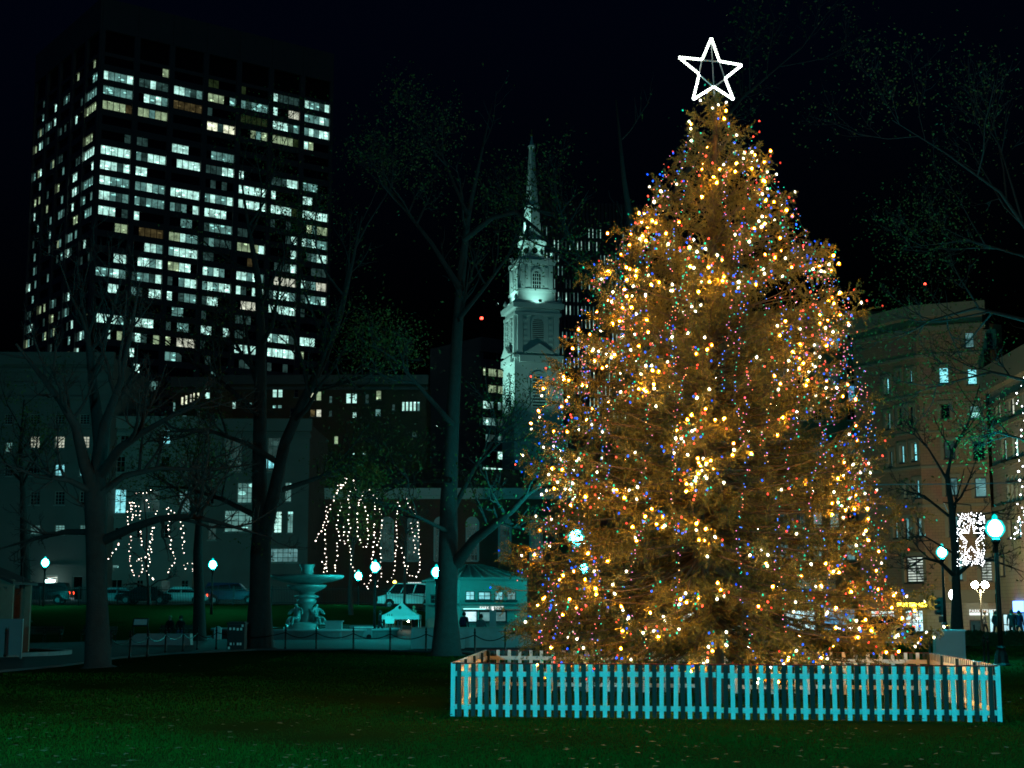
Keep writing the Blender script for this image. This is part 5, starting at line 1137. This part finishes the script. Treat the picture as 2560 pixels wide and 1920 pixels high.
# ------------------------------------------------------------------ benches
def bench():
    t = thing('park_bench', '', 'bench')
    for i in range(4): q = MB(); q.box((0, -.05 - i * .11, .45), (2.0, .09, .03)); q.build('seat_slat', 'wood_green', t)
    for i in range(3): q = MB(); q.box((0, .06 + i * .03, .56 + i * .13), (2.0, .03, .10), tilt=(R(-12), 0, 0)); q.build('back_slat', 'wood_green', t)
    for x in (-.92, 0, .92):
        q = MB(); q.tube([(x, -.44, 0), (x, -.40, .25), (x, -.42, .43), (x, 0, .42), (x, .13, .88)], .025, 5); q.tube([(x, .12, 0), (x, .02, .25), (x, 0, .42)], .025, 5); q.tube([(x, -.42, .43), (x, -.44, .66), (x, .04, .66)], .02, 5); q.build('end_frame', 'iron', t)
    return t
b0 = bench(); p = ground(112, 1606); place(b0, (p.x, p.y, .035), R(3), 'park bench standing alone on the path left of the forked tree')
p = ground(248, 1606); place(copy_tree(b0), (p.x, p.y, .035), R(-4), 'park bench half hidden behind the forked tree trunk')
p = ground(465, 1600); place(copy_tree(b0), (p.x, p.y, .035), R(0), 'empty park bench right of the seated pair')
p = ground(835, 1598); place(copy_tree(b0), (p.x, p.y, .035), R(180), 'park bench seen from behind in front of the fountain')
p = ground(405, 1600); person('fair-haired person in dark clothes sitting on the bench, left of a pair', (p.x + .5, p.y - .1, .035), R(-8), 'sit', 'cloth_black', 'cloth_black', 'hair_fair')
person('person in a dark coat and jeans sitting on the bench, right of a pair', (p.x + 1.15, p.y - .1, .035), R(6), 'sit', 'cloth_black', 'cloth_denim')
b5 = copy_tree(b0); place(b5, (p.x + .85, p.y - .02, .036), R(-2), 'park bench under the seated pair')
# ------------------------------------------------------------------ chain posts
def chain_post():
    t = thing('chain_post', '', 'post'); q = MB(); q.lathe([(.06, 0), (.06, .08), (.04, .12), (.038, .82), (.055, .84), (.05, .90), (.02, .95)], n=8); q.build('shaft', 'iron', t, smooth=True)
    q = MB(); q.lathe([(.03, .93), (.05, .98), (.03, 1.02), (.004, 1.08)], n=8); q.build('finial', 'iron', t, smooth=True); return t
cp0 = chain_post(); row = [(275, 1655), (324, 1651), (368, 1646), (413, 1637), (457, 1632), (493, 1628), (540, 1627), (713, 1627), (790, 1628), (883, 1631), (975, 1633), (1065, 1634), (1187, 1638), (1263, 1640)]
prev = None; CG = 'chain posts along the path'
for i, (x, y) in enumerate(row):
    p = ground(x, y - 2); o = cp0 if i == 0 else copy_tree(cp0)
    place(o, (p.x, p.y, .03), 0, 'iron post of the low chain fence along the path edge', CG)
    if prev is not None and (p - prev).length < 9:
        L = [prev.lerp(p, t) + Vector((0, 0, .80 - .9 * t * (1 - t))) for t in np.linspace(0, 1, 11)]; q = MB(); q.tube([l - Vector(o.location) * 0 for l in L], .022, 5)
        ch = q.build('chain', 'iron', o); 
    prev = p
for i, (x, y) in enumerate([(12, 1652), (26, 1632), (38, 1640), (44, 1640), (50, 1641)]):
    p = ground(x, y - 12, .15); place(copy_tree(cp0), (p.x, p.y, .12), 0, 'iron post of the low chain fence round the planting bed', 'chain posts round the bed')
for i, (x, y, D) in enumerate([(2463, 1690, 48), (2473, 1690, 47), (2437, 1610, 84), (2487, 1612, 82), (2325, 1645, 58)]):
    p = at(x, y, D); place(copy_tree(cp0), (p.x, D, 0), 0, 'iron post standing in the grass near the right-hand lamp', 'posts at the right')
# ------------------------------------------------------------------ bins, boards, boxes
p = ground(592, 1626); bn = thing('litter_bin', 'tall black double litter bin with pale stickers beside the elm', 'bin', (p.x, p.y, .03)); X_, Y_ = p.x, p.y
q = MB(); q.box((X_, Y_, .62), (.78, .7, 1.12)); q.build('body', 'iron', bn); q = MB(); q.box((X_, Y_, 1.22), (.86, .78, .07)); q.box((X_, Y_ + .05, 1.28), (.7, .6, .05)); q.build('lid', 'iron', bn)
for i, (dx, z) in enumerate([(-.26, .98), (-.09, .98), (.08, .96), (.24, .97), (-.22, .3), (-.08, .3), (.10, .3), (.22, .3), (-.3, .12), (.3, 1.12)]): q = MB(); q.box((X_ + dx, Y_ - .355, z), (.09 if i != 5 else .03, .006, .11)); q.build('sticker', 'white_paint', bn)
p = ground(350, 1604); ib = thing('information_board', 'sloping information board with a dark frame on the plaza', 'board', (p.x, p.y, .03)); X_, Y_ = p.x, p.y
for s in (-1, 1): q = MB(); q.box((X_ + s * .42, Y_, .65), (.06, .06, 1.3)); q.build('leg', 'iron', ib)
q = MB(); q.box((X_, Y_, 1.12), (.9, .06, .5), tilt=(R(-25), 0, 0)); q.build('frame', 'iron', ib); q = MB(); q.box((X_, Y_ - .04, 1.13), (.76, .02, .36), tilt=(R(-25), 0, 0)); q.build('panel', 'white_paint', ib)
p = ground(366, 1618); rw = thing('low_wall', 'curved low stone wall on the plaza left of the seated pair', 'wall', (p.x, p.y, 0)); q = MB()
q.prism([(-1.6, 0), (1.6, 0), (1.55, .62), (-1.2, .62), (-1.5, .4)], -.35, .35, 0, lambda x, y, z: (p.x + x, p.y + 3 + y + .18 * x * x * .3, z)); q.build('stones', 'granite', rw)
p = ground(544, 1600); ms = thing('round_top_stone', 'small white round-topped stone slab near the bins', 'stone', (p.x, p.y, 0)); q = MB(); a = [(-.22, 0), (.22, 0)] + [(.22 * math.cos(t), .62 + .22 * math.sin(t)) for t in np.linspace(0, math.pi, 9)]
q.prism(a, -.06, .06, 0, lambda x, y, z: (p.x + x, p.y + y, z)); q.build('slab', 'white_paint', ms)
for px, D, label in ((1095, 72, 'pale sloping stone wing wall left of the middle elm'), (1230, 74, 'broad sloping stone wing wall in front of the kiosk')):
    a = at(px, 1600, D); ww = thing('wing_wall', label, 'wall', (a.x, D, 0)); q = MB(); L = 1.25 if px < 1200 else 1.9; q.prism([(-L, 0), (L, 0), (L, .55), (L * .55, .95), (-L, .95)], -.3, .3, 0, lambda x, y, z: (a.x + x, D + y + .1 * x, z)); q.build('stones', 'granite', ww); q = MB(); q.bar((a.x - L, D - .1 * L, .98), (a.x + L * .57, D + .1 * L * .57, .98), .7, .06); q.build('coping', 'stone_pale', ww)
p = at(1160, 1580, 84); person('person with a dark blue backpack standing by the kiosk', (p.x, 84, 0), R(160), 'stand', 'cloth_black', 'cloth_black', extra='backpack')
person('person in a dark jacket sitting behind the wing wall by the kiosk', (at(1202, 1580, 80).x, 80, .15), R(20), 'sit', 'cloth_grey', 'cloth_black')
st = thing('display_stand', 'pale upright display stand beside the seated person at the kiosk', 'stand', (at(1232, 1570, 83).x, 83, 0)); X_ = st.location.x; q = MB(); q.box((X_, 83, .45), (.55, .5, .9)); q.build('base', 'iron', st); q = MB(); q.box((X_, 83, 1.35), (.36, .3, .9)); q.build('box', 'steel_panel', st); q = MB(); q.lathe([(.05, 1.81), (.06, 1.9), (.03, 2.02)], (X_, 83, 0), 8); q.build('lamp', 'sign_white', st)
for px, D, lb2 in ((910, 96, 'white-topped cart beside the post of the tent lamp'), (835, 95, 'small stone block right of the fountain')):
    a = at(px, 1570, D); ct = thing('cart' if px == 910 else 'stone_block', lb2, 'cart' if px == 910 else 'block', (a.x, D, 0))
    q = MB(); q.box((a.x, D, .42 if px == 910 else .55), (1.0, .6, .6 if px == 910 else 1.1)); q.build('body', 'steel_panel' if px == 910 else 'granite', ct); q = MB(); q.box((a.x, D, .75 if px == 910 else 1.14), (1.15, .7, .06)); q.build('top', 'white_paint' if px == 910 else 'granite', ct)
    if px == 910:
        for s in (-1, 1): q = MB(); q.tube([(a.x + s * .35, D - .34, .16), (a.x + s * .35, D - .30, .16)], .16, 12); q.build('wheel', 'rubber', ct)
# wooden booth at the left edge
bD = 60; bx0 = at(-70, 1500, bD).x; bx1 = at(30, 1500, bD).x; booth = thing('wooden_booth', 'timber booth with a pitched roof at the left edge of the picture', 'booth', (bx1, bD, 0)); zb = lambda y: at(20, y, bD).z
for i, (x, y) in enumerate(((bx1, bD), (bx1, bD + 2.2), (bx0, bD), (bx0, bD + 2.2))): q = MB(); q.box((x - .07, y, zb(1455) / 2 + .1), (.24, .16, zb(1455))); q.build('post', 'timber', booth)
q = MB(); a = at(42, 1455, bD); b_ = at(-20, 1428, bD); rx = b_.x - 1.2
q.add([(a.x, bD - .4, a.z), (a.x, bD + 2.7, a.z), (rx, bD + 2.7, b_.z + .5), (rx, bD - .4, b_.z + .5), (a.x, bD - .4, a.z - .10), (a.x, bD + 2.7, a.z - .10), (rx, bD + 2.7, b_.z + .4), (rx, bD - .4, b_.z + .4)], [(0, 1, 2, 3), (7, 6, 5, 4), (0, 3, 7, 4), (1, 0, 4, 5), (2, 1, 5, 6)]); q.build('roof', 'slate', booth)
q = MB(); q.bar((bx1 - .1, bD - .05, zb(1490)), (bx1 - .65, bD - .05, zb(1452)), .1, .1); q.build('brace', 'timber', booth); q = MB(); q.box(((bx0 + bx1) / 2, bD - .06, zb(1458)), (bx1 - bx0 + .2, .12, .25)); q.build('beam', 'timber', booth)
q = MB(); q.box(((bx0 + bx1) / 2, bD + 2.3, 1.4), (bx1 - bx0 - .2, .08, 2.6)); q.build('back_boards', 'timber', booth)
bp_ = thing('white_board', 'large pale board standing in front of the timber booth', 'board', (at(20, 1570, 57).x, 57, 0)); q = MB(); a, b_ = at(-60, 1547, 57), at(51, 1602, 57); q.box(((a.x + b_.x) / 2, 57, (a.z + .15) / 2), (b_.x - a.x, .07, a.z - .15)); q.build('panel', 'steel_panel', bp_)
q = MB(); q.box((b_.x + .04, 57, a.z / 2), (.07, .1, a.z)); q.build('frame', 'metal_grey', bp_)
# ------------------------------------------------------------------ iron street fence
fe = thing('iron_fence', 'black iron railing with spiked bars along the side street', 'fence', (-20, 119, 2.2)); pts = [(-46 + i * .75, 118.5 + .06 * i * .75) for i in range(61)]
q = MB(); pk = MB(); po = MB()
for i, (x, y) in enumerate(pts):
    z = gz(x, y)
    if i % 4 == 0: po.box((x, y, z + .75), (.10, .10, 1.5))
    for j in range(6): xx, yy = x + j * .125, y + j * .0075; pk.box((xx, yy, gz(xx, yy) + .72), (.03, .03, 1.25)); pk.add([(xx - .03, yy, gz(xx, yy) + 1.35), (xx + .03, yy, gz(xx, yy) + 1.35), (xx, yy, gz(xx, yy) + 1.5)], [(0, 1, 2)])
for a, b in zip(pts, pts[1:]):
    for h in (.2, 1.22): q.bar((a[0], a[1], gz(*a) + h), (b[0], b[1], gz(*b) + h), .04, .05)
q.build('rails', 'iron', fe); tag(pk.build('bars', 'iron', fe), kind='stuff'); tag(po.build('posts', 'iron', fe), kind='stuff')
# ------------------------------------------------------------------ cars
def car(label, paint, kind, loc, rz, lights=(True, True), name='parked_car'):
    t = thing(name, label, 'van' if kind == 'van' else 'car'); L, Wd_, = (4.5, 1.75) if kind == 'sedan' else (4.7, 1.9) if kind == 'suv' else (5.2, 1.95)
    h0, hb, hr = (.28, .88, 1.42) if kind == 'sedan' else (.38, 1.08, 1.78) if kind == 'suv' else (.38, 1.15, 2.1)
    if kind == 'sedan': low = [(-2.25, .35), (-2.2, .75), (-1.5, .88), (1.2, .92), (2.0, .86), (2.25, .7), (2.25, .32)]; cab = [(-1.35, .88), (-.55, 1.40), (.75, 1.42), (1.55, .91)]
    elif kind == 'suv': low = [(-2.35, .45), (-2.33, .9), (-1.5, 1.05), (2.2, 1.1), (2.35, .95), (2.35, .42)]; cab = [(-1.3, 1.05), (-.6, 1.74), (1.9, 1.78), (2.25, 1.09)]
    else: low = [(-2.6, .42), (-2.58, .95), (-2.0, 1.12), (2.55, 1.15), (2.6, .42)]; cab = [(-1.95, 1.12), (-1.2, 1.98), (-.9, 2.08), (2.4, 2.1), (2.55, 1.14)]
    hw = Wd_ / 2
    arch_ = lambda cxw, r: [(cxw + r * math.cos(a), h0 + r * math.sin(a) * 1.05) for a in np.linspace(0, math.pi, 7)]
    wx = (-L * .31, L * .30); body = MB(); poly = low + [p for p in arch_(wx[1], .40)] + [p for p in arch_(wx[0], .40)]
    body.prism(poly, -hw, hw, 0, lambda x, y, z: (x, y * (1 - .04 * (abs(z - .7) > .35) - .05 * max(0, abs(x) / (L / 2) - .8) * 5), z)); tp = lambda x, y, z: (x, y * (1 - .20 * sstep(hb, hr, z)), z)
    body.prism(cab, -hw * .96, hw * .96, 0, tp); body.build('body', paint, t)
    def pane(pts_): q = MB(); q.face(pts_); q.build('window', 'car_glass', t)
    c0, c1, c2, c3 = cab[0], cab[1], cab[-2], cab[-1]
    for s in (-1, 1):
        yy = lambda z: s * (hw * .96 * (1 - .20 * sstep(hb, hr, z)) + .006); n = 2 if kind == 'sedan' else 3 if kind == 'suv' else 4
        zb0, zt0 = hb + .05, hr - .09
        xl = lambda z, a, b: a[0] + (b[0] - a[0]) * min(1, max(0, (z - a[1]) / (b[1] - a[1])))
        for i in range(n):
            f0, f1 = (i + .04) / n, (i + .96) / n; ex = lambda f, z: (xl(z, c0, c1) + .06) * (1 - f) + (xl(z, c3, c2) - .06) * f
            pane([(ex(f0, zb0), yy(zb0), zb0), (ex(f1, zb0), yy(zb0), zb0), (ex(f1, zt0), yy(zt0), zt0), (ex(f0, zt0), yy(zt0), zt0)])
    for (a, b), sg in (((c0, c1), -1), ((c3, c2), 1)):
        P = lambda f, s: ((a[0] + (b[0] - a[0]) * f) + sg * .012, s * hw * (.88 - .16 * f), a[1] + (b[1] - a[1]) * f + .006); pane([P(.1, -1), P(.1, 1), P(.9, 1), P(.9, -1)])
    wm = MB(); wm.tube([(0, -.1, 0), (0, .1, 0)], .33, 14); rm = MB(); rm.tube([(0, -.107, 0), (0, .107, 0)], .2, 10)
    for x in wx:
        for s in (-1, 1):
            o = wm.build('wheel', 'rubber', t); o.location = (x, s * (hw - .11), .33); r_ = rm.build('rim', 'metal_grey', o)
    for s in (-1, 1):
        q = MB(); q.box((-L / 2 + .03, s * hw * .74, hb - .22), (.08, .34, .15)); q.build('headlight', 'head_white' if lights[0] else 'metal_grey', t)
        q = MB(); q.box((L / 2 - .03, s * hw * .80, hb - .15), (.08, .24, .2)); q.build('tail_light', 'tail_red' if lights[1] else 'paint_red', t)
        q = MB(); q.box((c0[0] + .35, s * (hw + .08), hb + .1), (.1, .18, .12)); q.build('mirror', paint, t)
    for x in (-L / 2, L / 2): q = MB(); q.box((x, 0, .48), (.12, Wd_ * .92, .16)); q.build('bumper', 'metal_grey' if kind != 'sedan' else paint, t)
    place(t, loc, rz); return t
def oncar(px, D): x = at(px, 1490, D).x; return (x, D, gz(x, D) + .05)
car('black parked car with a lit tail light under the far left lamp', 'paint_black', 'suv', oncar(107, 126), R(4))
car('silver car behind the iron railing left of the fairy light tree', 'paint_silver', 'sedan', oncar(292, 128), R(4))
car('dark car behind the iron railing at the foot of the fairy light tree', 'paint_black', 'sedan', oncar(362, 124), R(4), (False, False))
car('white car behind the iron railing beside the pale trunk', 'paint_white', 'sedan', oncar(452, 125), R(4))
car('dark blue car with glowing tail light behind the iron railing left of the elm', 'paint_navy', 'suv', oncar(580, 126), R(184))
van = car('white van with an amber roof lamp behind the canopy tent', 'paint_white', 'van', oncar(1022, 128), R(4), (False, True), 'van')
q = MB(); q.lathe([(.14, 0), (.14, .12), (.05, .22)], (-1.2, 0, 2.1), 8); q.build('roof_lamp', 'amber_light', van) if False else None
me = bpy.data.meshes.new('roof_lamp'); me.from_pydata(q.v, [], q.f); me.materials.append(MATS['amber_light']); link('roof_lamp', me, van)
car('car with bright headlights seen through the spruce branches', 'paint_silver', 'sedan', (at(1925, 1570, 96).x, 96, .05), R(80)); car('dark car with headlights on passing behind the spruce at right', 'paint_black', 'sedan', (at(2190, 1575, 93).x, 93, .05), R(20))
# ------------------------------------------------------------------ things on the right
mD = 45; a = at(2340, 1577, mD); b_ = at(2412, 1577, mD); mo = thing('grey_cabinet', 'upright plain grey utility cabinet on the grass right of the picket fence', 'cabinet', ((a.x + b_.x) / 2, mD, 0)); cxm = mo.location.x; wm_ = b_.x - a.x
q = MB(); q.box((cxm, mD + .2, a.z / 2), (wm_, .45, a.z), R(-4)); q.build('body', 'steel_panel', mo); q = MB(); q.box((cxm, mD + .2, a.z + .012), (wm_ + .06, .5, .035), R(-4)); q.build('cap', 'metal_grey', mo); q = MB(); q.box((cxm + wm_ * .42, mD - .07, a.z * .5), (.01, .03, a.z * .9), R(-4)); q.build('door_edge', 'metal_grey', mo)
hd = thing('hedge', 'low clipped dark hedge between the grass and the main street', 'hedge', (at(2450, 1600, 78).x, 78, 0)); n = 26000; r = np.random.default_rng(5)
x0, x1 = at(2290, 1600, 78).x, at(2700, 1600, 78).x; C = np.c_[r.uniform(x0, x1, n), 78 + r.uniform(-.5, .5, n), r.uniform(.05, .72, n)]; C[:, 2] += .05 * np.sin(C[:, 0] * 3); a_ = r.normal(size=(n, 3)) * .05; b2 = r.normal(size=(n, 3)) * .04
tag(tri_mesh('foliage', np.stack([C - a_, C + b2, C + a_], 1), 3, 'hedge', hd), kind='stuff'); q = MB(); q.box(((x0 + x1) / 2, 78, .3), (x1 - x0, .7, .55)); q.build('inner_branches', 'hedge', hd)
tr = thing('traffic_light', 'dark traffic light seen from the side before the corner shop', 'traffic light', (at(2356, 1590, 88).x, 88, .05)); X_ = tr.location.x; zt_ = at(2356, 1498, 88).z
q = MB(); q.tube([(X_ + .25, 88, .05), (X_ + .2, 88, zt_)], .07, 8); q.build('pole', 'iron', tr); q = MB(); q.box((X_, 88, zt_ - .4), (.32, .3, 1.0)); q.build('housing', 'iron', tr)
for i in range(3): q = MB(); q.tube([(X_ - .12, 87.9, zt_ - .1 - i * .31), (X_ - .38, 87.8, zt_ - .14 - i * .31)], .13, 8); q.build('hood', 'iron', tr)
q = MB(); q.box((X_ + .02, 88, zt_ - 1.15), (.3, .25, .35)); q.build('pedestrian_signal', 'paint_red', tr)
wl = thing('street_lamp', 'small bright lamp on a slim post beside the street tree', 'street lamp', (at(2382, 1487, 100).x, 100, .1)); p = at(2382, 1487, 100); q = MB(); q.tube([(p.x, 100, .1), (p.x, 100, p.z - .25)], .05, 7); q.build('post', 'iron', wl); q = MB(); q.ball(p, .26, 2, 0, (1, 1, 1.35)); q.build('globe', 'head_white', wl, smooth=True)
for px, D, h_, lb2, tp_, rz in ((2490, 92, 1.7, 'dark silhouetted person in front of the bright shop window', 'cloth_black', 20), (2530, 86, 1.8, 'taller person in a black coat at the right edge by the lamp post', 'cloth_black', -30), (2548, 88, 1.75, 'person in dark navy at the far right edge', 'cloth_navy', 10), (2462, 104, 1.7, 'person in grey in front of the rolled shutter', 'cloth_grey', 60)):
    person(lb2, (at(px, 1560, D).x, D, .06), R(rz), 'walk', tp_, 'cloth_black', h=h_)
for px, D, lb2, tp_, rz in ((1345, 82, 'person in a pale coat seen under the left branches of the spruce', 'cloth_white', 40), (1395, 84, 'person in a teal-lit jacket walking behind the spruce', 'cloth_grey', -60), (1560, 80, 'person in black standing behind the spruce near the dark trunk', 'cloth_black', 10)):
    person(lb2, (at(px, 1580, D).x, D, 0), R(rz), 'walk', tp_, 'cloth_black')
cb = thing('overhead_cable', 'thin overhead cable crossing in front of the corner building', 'cable', (at(2140, 1215, 62).x, 62, 0)); q = MB(); q.tube([at(2080, 1216, 62), at(2220, 1211, 62), at(2400, 1210, 62), at(2700, 1203, 62)], .02, 4); q.build('wire', 'metal_grey', cb)
